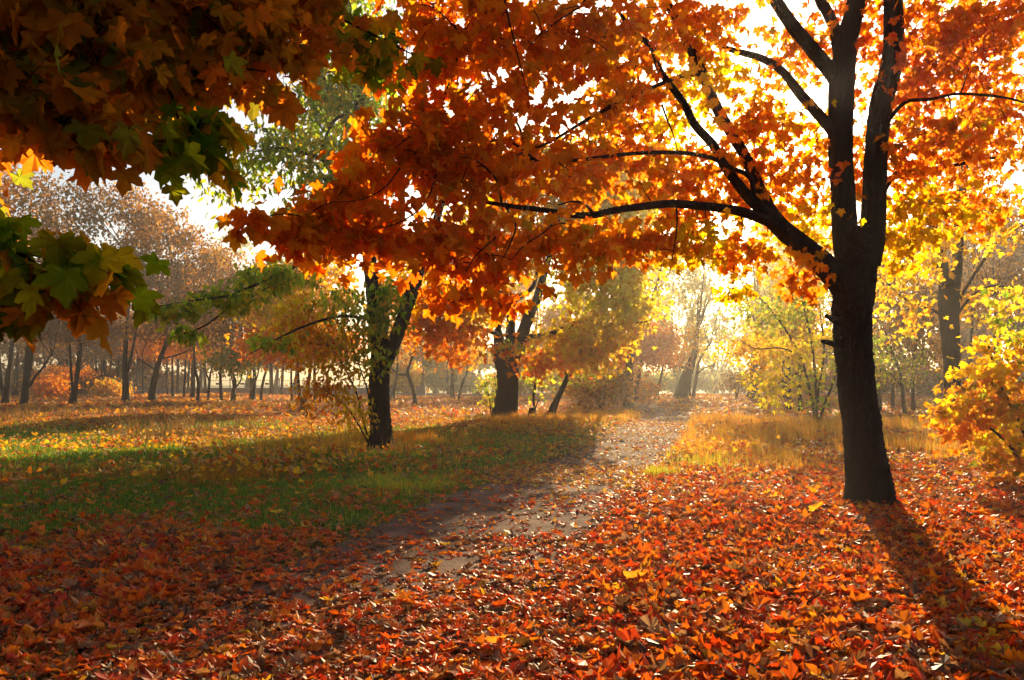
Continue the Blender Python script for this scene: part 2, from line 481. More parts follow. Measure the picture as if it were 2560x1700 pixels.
gx, gy = axis(-700, 700, -11, 13, 0.22), axis(-40, 900, 1, 26, 0.22)
GX, GY = np.meshgrid(gx, gy)
GZ = height(GX, GY)
buf = Buf()
ni, nj = len(gy), len(gx)
ix = np.arange(ni * nj).reshape(ni, nj)
T = np.concatenate([np.stack([ix[:-1, :-1], ix[:-1, 1:], ix[1:, 1:]], -1).reshape(-1, 3), np.stack([ix[:-1, :-1], ix[1:, 1:], ix[1:, :-1]], -1).reshape(-1, 3)])
xf, yf = GX.ravel(), GY.ravel()
gm = grass_mask(xf, yf)[:, None]
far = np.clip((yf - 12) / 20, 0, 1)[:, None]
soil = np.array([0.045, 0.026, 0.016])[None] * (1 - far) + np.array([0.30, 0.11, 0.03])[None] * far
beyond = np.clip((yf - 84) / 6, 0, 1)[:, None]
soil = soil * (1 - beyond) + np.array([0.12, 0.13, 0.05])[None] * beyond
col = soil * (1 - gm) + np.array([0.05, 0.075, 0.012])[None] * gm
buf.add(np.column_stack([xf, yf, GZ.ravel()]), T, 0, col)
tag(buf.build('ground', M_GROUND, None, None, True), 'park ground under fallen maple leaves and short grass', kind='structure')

# the trodden path
def path_material():
    m, t, out = new_mat('trodden_earth')
    tc = t.nodes.new('ShaderNodeTexCoord')
    nz = t.nodes.new('ShaderNodeTexNoise'); nz.inputs['Scale'].default_value = 2.5; nz.inputs['Detail'].default_value = 8
    n2 = t.nodes.new('ShaderNodeTexNoise'); n2.inputs['Scale'].default_value = 45; n2.inputs['Detail'].default_value = 4
    for n in (nz, n2): t.links.new(tc.outputs['Object'], n.inputs['Vector'])
    cr = t.nodes.new('ShaderNodeValToRGB')
    cr.color_ramp.elements[0].position = 0.3; cr.color_ramp.elements[0].color = (0.070, 0.042, 0.032, 1)
    cr.color_ramp.elements[1].position = 0.7; cr.color_ramp.elements[1].color = (0.19, 0.118, 0.092, 1)
    t.links.new(nz.outputs[0], cr.inputs[0])
    ad = t.nodes.new('ShaderNodeMath'); ad.operation = 'MULTIPLY_ADD'; ad.inputs[1].default_value = 0.35
    t.links.new(n2.outputs[0], ad.inputs[0]); t.links.new(nz.outputs[0], ad.inputs[2])
    bp = t.nodes.new('ShaderNodeBump'); bp.inputs['Strength'].default_value = 0.7; bp.inputs['Distance'].default_value = 0.05
    t.links.new(ad.outputs[0], bp.inputs['Height'])
    p = t.nodes.new('ShaderNodeBsdfPrincipled'); p.inputs['Roughness'].default_value = 0.95; p.inputs['Specular IOR Level'].default_value = 0.06
    t.links.new(cr.outputs[0], p.inputs['Base Color']); t.links.new(bp.outputs[0], p.inputs['Normal'])
    t.links.new(p.outputs[0], out.inputs[0])
    return m
tan = np.gradient(PC, axis=0); tan /= np.linalg.norm(tan, axis=1)[:, None]
nor = np.column_stack([tan[:, 1], -tan[:, 0]])
ks = np.linspace(-1, 1, 11)
edge = 1 + 0.10 * vnoise(PC[:, 1], PC[:, 0], 0.8, 7)
PX = PC[:, None, :] + (nor * (PW * edge)[:, None])[:, None, :] * ks[None, :, None] * 1.02
pz = height(PX[..., 0], PX[..., 1]) + 0.03 - 0.045 * np.abs(ks)[None] ** 6
ix = np.arange(PX.shape[0] * 11).reshape(-1, 11)
T = np.concatenate([np.stack([ix[:-1, :-1], ix[:-1, 1:], ix[1:, 1:]], -1).reshape(-1, 3), np.stack([ix[:-1, :-1], ix[1:, 1:], ix[1:, :-1]], -1).reshape(-1, 3)])
buf = Buf(); buf.add(np.column_stack([PX.reshape(-1, 2), pz.ravel()]), T)
tag(buf.build('path', path_material(), None, None, True), 'trodden earth path winding between the trees', kind='structure')

# ------------------------------------------------------------------ leaf litter and grass
def scatter(n, y0, y1, spread=0.74, pad=1.2):
    """random ground points in the wedge the photograph could see, uniform by area"""
    y = np.sqrt(R.uniform(y0 * y0, y1 * y1, n))
    x = R.uniform(-1, 1, n) * (spread * y + pad)
    return x, y

def litter_density(x, y):
    pd = path_dist(x, y)
    pc = np.interp(y, PC[:, 1], PC[:, 0])
    d = np.where(x > pc, 1.0, 0.80)
    d = d * (1 - 0.88 * grass_mask(x, y))
    onpath = np.clip((1.12 - pd) / 0.3, 0, 1)
    clear = np.clip((y - 3.6) / 3.2, 0, 1)
    d = d * (1 - onpath * clear * np.where(y < 12, 0.85, 0.50) * (1 + 0.12 * vnoise(x, y, 0.9, 8)))
    return np.clip(d, 0.02, 1)

buf = Buf()
for (n, y0, y1, tpl, s0, s1) in ((60000, 2.4, 8, MAPLE, .045, .13), (62000, 8, 15, MAPLE_MID, .055, .115), (75000, 15, 32, MAPLE_LOW, .07, .13), (75000, 32, 84, DIAMOND, .16, .28)):
    x, y = scatter(n, y0, y1)
    keep = R.uniform(0, 1, n) < litter_density(x, y)
    x, y = x[keep], y[keep]; N = len(x)
    onp = path_dist(x, y) < 1.05
    tip, nrm = orient_flat(N, 11, 18)
    t2, n2 = orient_flat(N, 4, 7)
    tip = np.where(onp[:, None], t2, tip); nrm = np.where(onp[:, None], n2, nrm)
    z = height(x, y) + np.where(onp, R.uniform(0.03, 0.045, N), R.uniform(0.01, 0.05, N))
    pos = np.column_stack([x, y, z])
    size = R.uniform(s0, s1, N) * np.where(onp, 0.8, 1.0)
    pos[:, :2] -= tip[:, :2] * (size * 0.45)[:, None]
    gold = R.uniform(0, 1, N) < np.clip((y - 9) / 12 + 0.5 * onp * (y > 11), 0, 0.85)
    col = np.where(gold[:, None], palette('litter_gold', N), palette('litter', N))
    col *= 0.86
    leaves(buf, tpl, pos, tip, nrm, size, col, fold=(-0.40, 0.50), curl=(-0.60, 0.60), wob=0.09, mat_brown=True)
for (n, px, py, rx, ry) in ((900, 1830, 1070, 2.6, 4.5), (700, 1750, 1120, 1.4, 2.8), (900, 300, 1100, 4, 4), (700, 700, 1160, 2.4, 2.4), (500, 1350, 1070, 2.6, 3)):
    Yc = F * CAM_Z / (py - HY); xc = (px - HX) / F * Yc
    x = xc + R.normal(0, .55, n) * rx; y = Yc + R.normal(0, .55, n) * ry
    ok = path_dist(x, y) > 1.05
    x, y = x[ok], y[ok]
    tip, nrm = orient_flat(len(x), 35, 35)
    leaves(buf, MAPLE_MID, np.column_stack([x, y, height(x, y) + R.uniform(.06, .24, len(x))]), tip, nrm, R.uniform(.06, .11, len(x)), palette('litter_gold', len(x)), fold=(-.4, .5), curl=(-.5, .5))
tag(buf.build('fallen_leaves', M_LITTER), 'red, orange and yellow maple leaves covering the ground', kind='stuff')

def blades(buf, x, y, h, w, col, lean=0.35):
    N = len(x)
    az = R.uniform(0, 6.283, N); ln = R.normal(0, lean, N) * h
    z = height(x, y) - 0.005
    ux, uy = np.cos(az), np.sin(az)
    b = np.column_stack([x, y, z]); d = np.column_stack([-uy, ux, 0 * x])
    l = np.column_stack([ux * ln, uy * ln, 0 * x]); up = np.column_stack([0 * x, 0 * x, h])
    hw = (w / 2)[:, None]
    V = np.stack([b - d * hw, b + d * hw, b + l * 0.35 + up * 0.6 - d * hw * 0.7, b + l * 0.35 + up * 0.6 + d * hw * 0.7, b + l + up * 0.95], 1)
    t = (np.arange(N) * 5)[:, None, None] + np.array([(0, 1, 3), (0, 3, 2), (2, 3, 4)])[None]
    buf.add(V.reshape(-1, 3), t.reshape(-1, 3), 0, np.repeat(col, 5, 0))

buf = Buf()
for (n, y0, y1, h0, h1, w) in ((200000, 3.8, 13, .03, .11, .007), (120000, 13, 24, .05, .13, .016), (70000, 24, 44, .07, .16, .035)):
    x, y = scatter(n, y0, y1)
    g = grass_mask(x, y)
    keep = R.uniform(0, 1, n) < g * 1.3
    x, y = x[keep], y[keep]; N = len(x)
    c = np.where(R.uniform(0, 1, (N, 1)) < 0.8, np.array([[0.13, 0.26, 0.012]]), np.array([[0.38, 0.38, 0.025]])) * (1 + R.normal(0, 0.2, (N, 1)))
    blades(buf, x, y, R.uniform(h0, h1, N), np.full(N, w), np.clip(c, 0.005, 0.8))
tag(buf.build('grass', M_GRASS), 'short green grass in the clearing left of the path', kind='stuff')

# tall dry grass along both sides of the path and in the clearing
buf = Buf()
def tuft_field(cx, cy, rx, ry, n, h0, h1, w, pal, tufts):
    q = R.normal(0, 0.5, (tufts, 2)) * np.array([rx, ry]) + np.array([cx, cy])
    k = R.integers(0, tufts, n)
    p = q[k] + R.normal(0, 0.10, (n, 2))
    ok = path_dist(p[:, 0], p[:, 1]) > 1.02
    p = p[ok]; N = len(p)
    blades(buf, p[:, 0], p[:, 1], R.uniform(h0, h1, N) * (0.6 + 0.6 * R.uniform(0, 1, tufts)[k[ok]]), np.full(N, w), palette(pal, N), 0.28)
def G(px, py):
    Y = F * CAM_Z / (py - HY)
    return (px - HX) / F * Y, Y
for (px, py, rx, ry, n, h0, h1, w, pal, tf) in (
        (1830, 1062, 3.2, 5.5, 10000, .08, .5, .012, 'straw', 170), (1760, 1110, 1.5, 3.0, 7000, .10, .34, .009, 'straw', 110), (1710, 1140, 1.1, 2.6, 1800, .06, .28, .007, 'lime', 60),
        (1640, 1182, 0.22, 0.4, 900, .10, .24, .006, 'lime', 12), (1900, 1150, 1.2, 2.0, 3000, .08, .24, .007, 'straw', 90), (1950, 1090, 1.8, 3.0, 5000, .12, .42, .010, 'straw', 90),
        (2150, 1070, 3.0, 4.0, 5000, .15, .5, .012, 'straw', 100), (2420, 1130, 1.8, 2.5, 3000, .10, .35, .009, 'straw', 70),
        (430, 1075, 2.4, 3.4, 2600, .2, .55, .010, 'brown', 70), (250, 1180, 2.2, 1.2, 1500, .10, .34, .006, 'brown', 60),
        (560, 1190, 1.0, 0.9, 1500, .08, .26, .006, 'olive', 60), (1010, 1100, 1.6, 2.6, 3600, .10, .32, .009, 'olive', 80),
        (1350, 1062, 2.6, 3.0, 5200, .12, .40, .011, 'straw', 110), (1000, 1215, 0.9, 1.0, 2200, .06, .18, .006, 'lime', 60),
        (760, 1110, 2.2, 2.6, 3600, .10, .35, .010, 'straw', 80), (100, 1045, 6.0, 5.0, 2200, .15, .45, .014, 'brown', 80),
        (1500, 1040, 2.5, 6.0, 4000, .15, .4, .015, 'straw', 90), (600, 1020, 8.0, 6.0, 4000, .15, .4, .02, 'brown', 120)):
    cx, cy_ = G(px, py)
    tuft_field(cx, cy_, rx, ry, n, h0, h1, w, pal, tf)
tag(buf.build('dry_grass', M_GRASS), 'tall dry grass and weed stalks along the path and in the clearing', kind='stuff')

# ------------------------------------------------------------------ the big maple in the right foreground
Y0 = 9.4
trunk = [(2176, 1268, Y0, 98), (2172, 1220, Y0, 95), (2160, 1106, Y0, 90), (2145, 1000, Y0, 87), (2138, 924, Y0, 86), (2131, 840, Y0, 89), (2131, 778, Y0, 93), (2137, 700, Y0, 98), (2143, 640, Y0, 100), (2146, 600, Y0, 92), (2148, 570, Y0, 70)]
limbs = [
    [(2122, 660, Y0, 60), (2112, 590, Y0, 60), (2108, 480, Y0, 57), (2101, 364, Y0, 57), (2104, 218, Y0, 60), (2116, 109, Y0, 52), (2141, 0, Y0, 42), (2160, -150, Y0, 34), (2180, -420, Y0 + .3, 18)],
    [(2168, 660, Y0, 62), (2180, 590, Y0, 60), (2187, 480, Y0, 56), (2191, 364, Y0, 52), (2204, 255, Y0, 54), (2231, 146, Y0, 50), (2233, 0, Y0, 44), (2225, -150, Y0 - .2, 34), (2240, -420, Y0 - .4, 18)],
    [(2128, 745, Y0, 62), (2095, 700, Y0, 62), (2053, 655, Y0, 56), (2005, 612, Y0, 50), (1955, 571, Y0 - .1, 46), (1925, 537, Y0 - .1, 42), (1895, 465, Y0, 30), (1864, 393, Y0, 27), (1798, 280, Y0 + .1, 26), (1755, 182, Y0 + .2, 24), (1711, 91, Y0 + .2, 22), (1665, 0, Y0 + .3, 19), (1600, -120, Y0 + .3, 12)],
    [(1938, 555, Y0 - .1, 36), (1905, 525, Y0 - .2, 30), (1864, 484, Y0 - .4, 26), (1809, 412, Y0 - .7, 23), (1784, 364, Y0 - .8, 22), (1736, 310, Y0 - 1, 20), (1707, 255, Y0 - 1, 18), (1651, 178, Y0 - 1.1, 16), (1630, 120, Y0 - 1.2, 15), (1586, 80, Y0 - 1.3, 11), (1540, 20, Y0 - 1.4, 7)],
    [(1945, 562, Y0 - .1, 34), (1910, 548, Y0 - .3, 27), (1860, 532, Y0 - .6, 24), (1809, 521, Y0 - .9, 22), (1700, 510, Y0 - 1.4, 20), (1651, 511, Y0 - 1.6, 19), (1542, 525, Y0 - 2.1, 17), (1487, 537, Y0 - 2.3, 17), (1433, 537, Y0 - 2.5, 15), (1378, 528, Y0 - 2.7, 13), (1269, 514, Y0 - 3.1, 11), (1178, 501, Y0 - 3.4, 8), (1100, 505, Y0 - 3.7, 5)],
    [(1885, 500, Y0 - .4, 14), (1875, 444, Y0 - .5, 13), (1827, 419, Y0 - .8, 12), (1773, 393, Y0 - 1.1, 11), (1700, 382, Y0 - 1.5, 11), (1579, 384, Y0 - 2, 10), (1433, 401, Y0 - 2.6, 9), (1331, 397, Y0 - 2.9, 8), (1316, 372, Y0 - 3, 7), (1294, 310, Y0 - 3.1, 6), (1260, 282, Y0 - 3.2, 4)],
    [(1331, 395, Y0 - 2.9, 7), (1300, 368, Y0 - 3.1, 6), (1251, 350, Y0 - 3.3, 6), (1196, 364, Y0 - 3.5, 5), (1141, 397, Y0 - 3.7, 4), (1105, 447, Y0 - 3.9, 3)],
    [(1757, 186, Y0 + .2, 14), (1706, 189, Y0 - .3, 11), (1615, 226, Y0 - 1, 10), (1487, 288, Y0 - 1.9, 9), (1378, 353, Y0 - 2.6, 7), (1276, 393, Y0 - 3.2, 4)],
    [(1640, -60, Y0 + .2, 14), (1480, -200, Y0 - 1.5, 12), (1320, -120, Y0 - 3, 11), (1236, 4, Y0 - 3.6, 9), (1163, 98, Y0 - 3.8, 8), (1120, 219, Y0 - 3.9, 7), (1101, 270, Y0 - 3.9, 6), (1098, 346, Y0 - 4, 5), (1088, 430, Y0 - 4, 3)],
    [(2090, 345, Y0, 26), (2068, 310, Y0, 26), (2002, 237, Y0 + .2, 24), (1955, 178, Y0 + .4, 19), (1904, 146, Y0 + .6, 17), (1838, 127, Y0 + .8, 14), (1798, 113, Y0 + .9, 11), (1740, 80, Y0 + 1, 6)],
    [(2100, 225, Y0, 38), (2086, 193, Y0, 36), (2028, 120, Y0 - .2, 33), (1977, 58, Y0 - .3, 31), (1937, 0, Y0 - .4, 28), (1870, -100, Y0 - .6, 20), (1800, -240, Y0 - .8, 10)],
    [(2100, 150, Y0, 28), (2093, 110, Y0 + .1, 27), (2086, 69, Y0 + .2, 27), (2064, 22, Y0 + .3, 25), (2050, 0, Y0 + .3, 24), (2010, -120, Y0 + .5, 16), (1990, -260, Y0 + .6, 8)],
    [(2205, 500, Y0, 14), (2214, 474, Y0, 10), (2239, 433, Y0 + .2, 9), (2262, 423, Y0 + .3, 8), (2319, 421, Y0 + .5, 8), (2392, 412, Y0 + .7, 8), (2465, 397, Y0 + .9, 7), (2556, 393, Y0 + 1.1, 5), (2650, 410, Y0 + 1.2, 3)],
    [(2212, 325, Y0, 13), (2222, 300, Y0 - .1, 11), (2265, 255, Y0 - .3, 10), (2327, 248, Y0 - .5, 8), (2390, 235, Y0 - .6, 7), (2483, 240, Y0 - .8, 7), (2556, 255, Y0 - .9, 5), (2640, 290, Y0 - 1, 3)],
    # fine outer branches seen against the leaves
    [(1255, -40, 5.3, 6), (1270, 40, 5.2, 5), (1285, 100, 5.1, 4), (1305, 180, 5.1, 3), (1322, 240, 5.1, 2)],
    [(1475, -20, 5.9, 6), (1451, 15, 5.8, 5), (1396, 51, 5.7, 4), (1349, 87, 5.6, 3), (1320, 122, 5.6, 2)],
    [(1254, 508, 6.2, 7), (1243, 455, 5.7, 6), (1214, 419, 5.3, 5), (1181, 397, 5.1, 3), (1150, 392, 5.0, 2)],
    [(1484, 534, 7.1, 9), (1462, 510, 6.5, 7), (1433, 504, 6.0, 5), (1395, 512, 5.8, 3)],
    [(1101, 270, 5.5, 5), (1068, 302, 5.1, 4), (1028, 339, 4.9, 3), (985, 372, 4.8, 2)],
    [(1262, 515, 6.2, 6), (1289, 560, 5.5, 5), (1273, 615, 5.2, 4), (1254, 651, 5.2, 2)],
    [(1240, 593, 5.4, 4), (1189, 640, 5.2, 3.5), (1160, 687, 5.2, 2)],
    [(1375, 530, 6.6, 6), (1375, 567, 5.9, 4), (1309, 615, 5.6, 3), (1280, 650, 5.6, 2)],
    [(1655, 262, 8.2, 6), (1668, 300, 8.0, 5), (1680, 328, 7.9, 4), (1695, 379, 7.9, 3)],
    [(1691, 512, 7.9, 5), (1692, 570, 7.8, 4), (1680, 651, 7.8, 2)],
    [(1000, 420, 5.0, 4), (960, 470, 4.8, 3.5), (900, 500, 4.7, 3), (830, 505, 4.6, 2)],
    [(1098, 420, 5.4, 5), (1060, 510, 5.0, 4), (990, 560, 4.9, 3), (930, 570, 4.8, 2)],
    [(1163, 98, 5.6, 6), (1130, 60, 5.2, 4), (1085, 20, 5.1, 3), (1040, 10, 5.1, 2)],
]
F1 = 'fire'; O1 = 'orange'; G1 = 'gold'
blobs = [  # px, py, depth, rx, ry, depth spread, clusters, leaves each, cluster radius, palette
    (1080, 150, 5.5, 120, 190, .35, 28, 10, .15, F1), (1240, 120, 5.7, 140, 180, .4, 29, 10, .16, F1), (1430, 110, 6.4, 150, 160, .5, 29, 10, .17, F1),
    (1050, 380, 5.3, 120, 110, .35, 27, 10, .15, F1), (1150, 390, 5.6, 140, 130, .4, 27, 10, .16, F1), (1350, 390, 6.8, 150, 130, .5, 28, 10, .17, F1),
    (890, 455, 5.1, 60, 60, .25, 10, 10, .12, F1), (840, 570, 5.0, 110, 80, .3, 17, 10, .13, F1), (630, 565, 4.4, 40, 18, .15, 3, 7, .06, F1), (730, 560, 4.7, 80, 40, .2, 8, 9, .09, F1),
    (1000, 590, 5.3, 140, 60, .35, 20, 10, .13, F1), (1180, 630, 5.7, 120, 110, .35, 23, 10, .15, F1), (1370, 600, 6.2, 140, 70, .4, 20, 10, .15, O1),
    (1120, 740, 5.7, 60, 35, .2, 6, 8, .10, F1), (1230, 760, 5.8, 30, 30, .2, 3, 8, .09, F1), (1580, 180, 7.8, 120, 160, .7, 24, 10, .18, O1), (1530, 410, 8.1, 110, 120, .6, 21, 11, .18, O1),
    (1570, 600, 8.3, 110, 60, .5, 20, 11, .17, O1), (1700, 610, 8.6, 90, 60, .6, 17, 10, .17, G1), (1690, 450, 9.0, 90, 60, .6, 13, 10, .17, O1),
    (1570, 240, 9.6, 110, 140, .4, 26, 12, .19, O1), (1480, 420, 8.6, 90, 100, .4, 18, 12, .18, O1), (1690, 520, 9.4, 90, 60, .4, 16, 12, .17, O1), (1620, 80, 9.8, 90, 80, .4, 16, 12, .19, O1), (1900, 240, 10.2, 50, 60, .3, 6, 10, .17, O1), (2420, 210, 10.2, 150, 170, .5, 30, 12, .2, F1),
    (1740, 60, 9.4, 110, 70, .8, 23, 13, .20, O1), (1800, 215, 9.2, 90, 35, .5, 11, 10, .17, G1), (1880, 330, 9.3, 70, 50, .5, 11, 12, .17, O1), (1770, 400, 8.9, 70, 40, .5, 10, 12, .17, O1), (1750, 150, 9.5, 60, 40, .5, 8, 12, .16, G1), (1690, 330, 8.8, 60, 70, .5, 8, 10, .18, G1), (1850, 470, 9.7, 80, 70, .7, 14, 13, .18, O1),
    (1850, 640, 8.8, 50, 45, .4, 8, 12, .14, O1), (1830, 735, 8.8, 30, 15, .2, 4, 9, .10, G1), (2015, 700, 9.0, 35, 55, .3, 8, 12, .12, O1),
    (1960, 440, 9.7, 90, 100, .7, 23, 13, .20, O1), (2010, 560, 9.8, 70, 60, .6, 14, 13, .18, G1), (1980, 300, 9.8, 80, 60, .6, 10, 12, .18, G1),
    (2010, 90, 9.9, 50, 90, .7, 13, 12, .19, O1), (2150, 130, 10.0, 60, 160, .7, 23, 13, .20, F1), (2150, 420, 10.0, 50, 150, .6, 19, 13, .20, O1),
    (2330, 130, 9.2, 100, 150, .7, 38, 14, .20, F1), (2480, 90, 9.2, 110, 120, .7, 28, 13, .20, F1), (2320, 360, 9.4, 100, 110, .6, 29, 14, .19, O1),
    (2470, 330, 9.6, 110, 120, .6, 22, 13, .20, O1), (2300, 540, 9.6, 90, 80, .6, 19, 13, .18, G1), (2430, 520, 9.8, 80, 60, .6, 11, 12, .18, O1),
    (2230, 620, 9.8, 60, 60, .5, 10, 12, .15, G1), (1300, -110, 6.5, 260, 70, .4, 19, 11, .2, F1), (1700, -110, 8.5, 240, 70, .6, 14, 10, .2, O1), (2250, -140, 9.4, 380, 110, 1.1, 59, 13, .22, F1),
    (2000, -500, 8.5, 400, 250, 1.6, 43, 24, .4, F1, 1.7, 'low'), (2500, -500, 9, 400, 250, 2.2, 65, 31, .4, F1, 1.7, 'low'),  # crown above the view, added to block skylight from overhead
]
maple = build_tree('maple_tree', 'big dark-trunked maple in the right foreground with fiery orange leaves overhanging the path', 'tree', trunk, limbs, blobs, sides=64, rough=0.05, furrow=.045, fine=22, leaf='maple', size=(.075, .125), hang=(25, 85), twig=1.7)
mtr = [c for c in maple.children if c.name.startswith('trunk')][0]
mb = np.array(maple.location)
for rows in ([(2098, 806, Y0 - .08, 20), (2080, 797, Y0 - .10, 14), (2064, 788, Y0 - .12, 9)], [(2100, 868, Y0 - .08, 24), (2080, 858, Y0 - .10, 17), (2054, 853, Y0 - .12, 9)]):
    b = Buf(); b.tube(*smooth(*poly(rows), 3), 7, 0, 0.15)
    b.build('branch_stub', M_BARK, mtr, mb, True)

# ------------------------------------------------------------------ the maple that hangs in from the left
trunk = [(-2200, 2300, 3.4, 560), (-2190, 1500, 3.4, 520), (-2160, 700, 3.4, 480), (-2120, -200, 3.4, 420), (-2100, -1400, 3.4, 300)]
limbs = [
    [(-2140, 250, 3.4, 150), (-1500, -250, 3.4, 110), (-800, -250, 3.3, 80), (-300, -60, 3.2, 55), (0, 55, 3.2, 26), (150, -10, 3.2, 24), (300, -60, 3.3, 14)],
    [(-2140, 700, 3.4, 110), (-1200, 560, 3.1, 70), (-500, 560, 2.9, 36), (0, 624, 2.8, 12), (89, 662, 2.8, 9), (173, 678, 2.8, 7), (298, 692, 2.8, 4)],
    [(-800, -250, 3.3, 60), (-200, -200, 3.6, 30), (200, -60, 3.9, 20), (420, 0, 4.0, 12), (540, 70, 4.1, 9), (640, 110, 4.1, 7), (700, 140, 4.2, 4)],
    [(-300, -60, 3.2, 40), (100, 60, 3.4, 20), (300, 138, 3.5, 13), (380, 145, 3.5, 11), (470, 150, 3.6, 7), (600, 170, 3.7, 5), (690, 182, 3.8, 3)],
    [(-200, -200, 3.6, 26), (300, -160, 4.2, 16), (600, -60, 4.6, 11), (770, 10, 4.7, 9), (900, 70, 4.8, 7), (1035, 138, 4.9, 3)],
    [(300, 138, 3.5, 10), (410, 205, 3.5, 8), (440, 280, 3.5, 7), (470, 360, 3.5, 5), (500, 430, 3.5, 3)],
    [(-300, -60, 3.2, 30), (-50, 110, 3.0, 14), (90, 200, 3.0, 9), (200, 260, 3.0, 6), (210, 350, 3.0, 4)],
]
L1 = 'olive'
blobs = [(60, 60, 3.2, 120, 120, .2, 16, 10, .14, L1), (230, 80, 3.3, 120, 120, .2, 18, 10, .14, L1), (400, 60, 3.6, 120, 110, .25, 19, 10, .14, L1), (570, 50, 3.9, 110, 100, .25, 18, 10, .14, L1),
         (720, 20, 4.3, 100, 80, .3, 15, 10, .15, L1), (50, 240, 3.0, 100, 80, .2, 11, 10, .12, L1), (210, 280, 3.1, 80, 50, .2, 8, 10, .10, L1), (380, 200, 3.5, 90, 70, .2, 10, 10, .13, L1),
         (530, 180, 3.8, 100, 50, .2, 11, 10, .12, L1), (660, 150, 4.0, 60, 40, .2, 6, 8, .11, L1), (500, 370, 3.5, 50, 75, .15, 8, 10, .09, 'green'), (215, 370, 3.0, 50, 15, .1, 2, 7, .07, L1),
         (0, 625, 2.8, 80, 14, .15, 6, 6, .10, 'green'), (-20, 700, 2.8, 90, 35, .2, 8, 7, .11, L1), (100, 690, 2.8, 60, 28, .12, 6, 6, .11, 'green'), (215, 660, 2.8, 45, 22, .1, 5, 6, .09, 'green'), (170, 730, 2.8, 45, 10, .1, 2, 6, .09, L1), (70, 770, 2.8, 50, 10, .1, 2, 6, .08, L1),
         (920, 100, 4.9, 70, 80, .25, 9, 10, .12, 'green'), (150, -160, 3.4, 300, 100, .4, 25, 10, .18, L1), (600, -160, 4.0, 300, 80, .4, 20, 10, .18, L1), (-260, 200, 3.2, 140, 300, .4, 22, 10, .18, L1), (-260, 680, 2.9, 120, 90, .25, 9, 10, .13, L1),
         (-1200, -1200, 3.0, 900, 500, 2.5, 100, 28, .4, L1, 1.9, 'low'), (-200, -1300, 2.8, 900, 500, 2.5, 100, 28, .4, L1, 1.9, 'low'), (-2300, -600, 3.4, 700, 700, 2.5, 70, 28, .4, L1, 1.9, 'low'),  # unseen crown overhead, added to shade the left foreground
         (-9000, -13000, 0.6, 9000, 2600, 2.8, 150, 28, .45, L1, 1.9, 'low'), (2500, -14000, 0.6, 7000, 2600, 2.6, 110, 28, .45, L1, 1.9, 'low')]  # unseen leaves above and behind the camera, added to shut out skylight
build_tree('maple_tree', 'shaded maple reaching in from the left with large dull orange and green leaves overhead', 'tree', trunk, limbs, blobs, sides=14, leaf='maple', size=(.085, .14), hang=(35, 88), flare=True, twig=1.5, stalks=True)

# ------------------------------------------------------------------ forked box elder left of the path
Y1 = 17.6
trunk = [(952, 1120, Y1, 52), (950, 1060, Y1, 50), (948, 979, Y1, 50), (949, 900, Y1, 44), (945, 815, Y1, 44), (932, 706, Y1, 38), (923, 640, Y1, 32), (912, 470, Y1, 28), (900, 273, Y1, 26), (880, 150, Y1, 20), (868, -20, Y1, 14), (862, -160, Y1, 6)]
limbs = [[(955, 925, Y1, 36), (981, 870, Y1 - .1, 34), (1007, 797, Y1 - .2, 33), (1032, 717, Y1 - .2, 33), (1052, 660, Y1 - .2, 28), (1078, 590, Y1 - .2, 22), (1110, 480, Y1, 14), (1130, 350, Y1, 8)],
         [(925, 640, Y1, 14), (880, 600, Y1 - .8, 11), (834, 618, Y1 - 1.6, 9), (760, 655, Y1 - 2.6, 8), (692, 687, Y1 - 3.4, 7), (583, 735, Y1 - 4.3, 6), (480, 752, Y1 - 5, 4), (382, 768, Y1 - 5.5, 2)],
         [(740, 665, Y1 - 2.8, 6), (660, 725, Y1 - 3.4, 6), (583, 764, Y1 - 4, 5), (510, 815, Y1 - 4.5, 4), (430, 844, Y1 - 5, 2)],
         [(930, 800, Y1, 8), (860, 790, Y1 - .8, 7), (790, 805, Y1 - 1.4, 6), (714, 837, Y1 - 2, 5), (619, 888, Y1 - 2.6, 2)],
         [(915, 500, Y1, 14), (840, 420, Y1 - .5, 11), (770, 385, Y1 - .8, 9), (700, 370, Y1 - 1, 7), (630, 380, Y1 - 1.2, 4)],
         [(903, 300, Y1, 12), (860, 290, Y1 - .5, 9), (830, 310, Y1 - .7, 7), (800, 380, Y1 - .8, 4)],
         [(895, 240, Y1, 12), (850, 180, Y1, 9), (800, 190, Y1, 6), (760, 250, Y1, 3)]]
E1 = 'green'
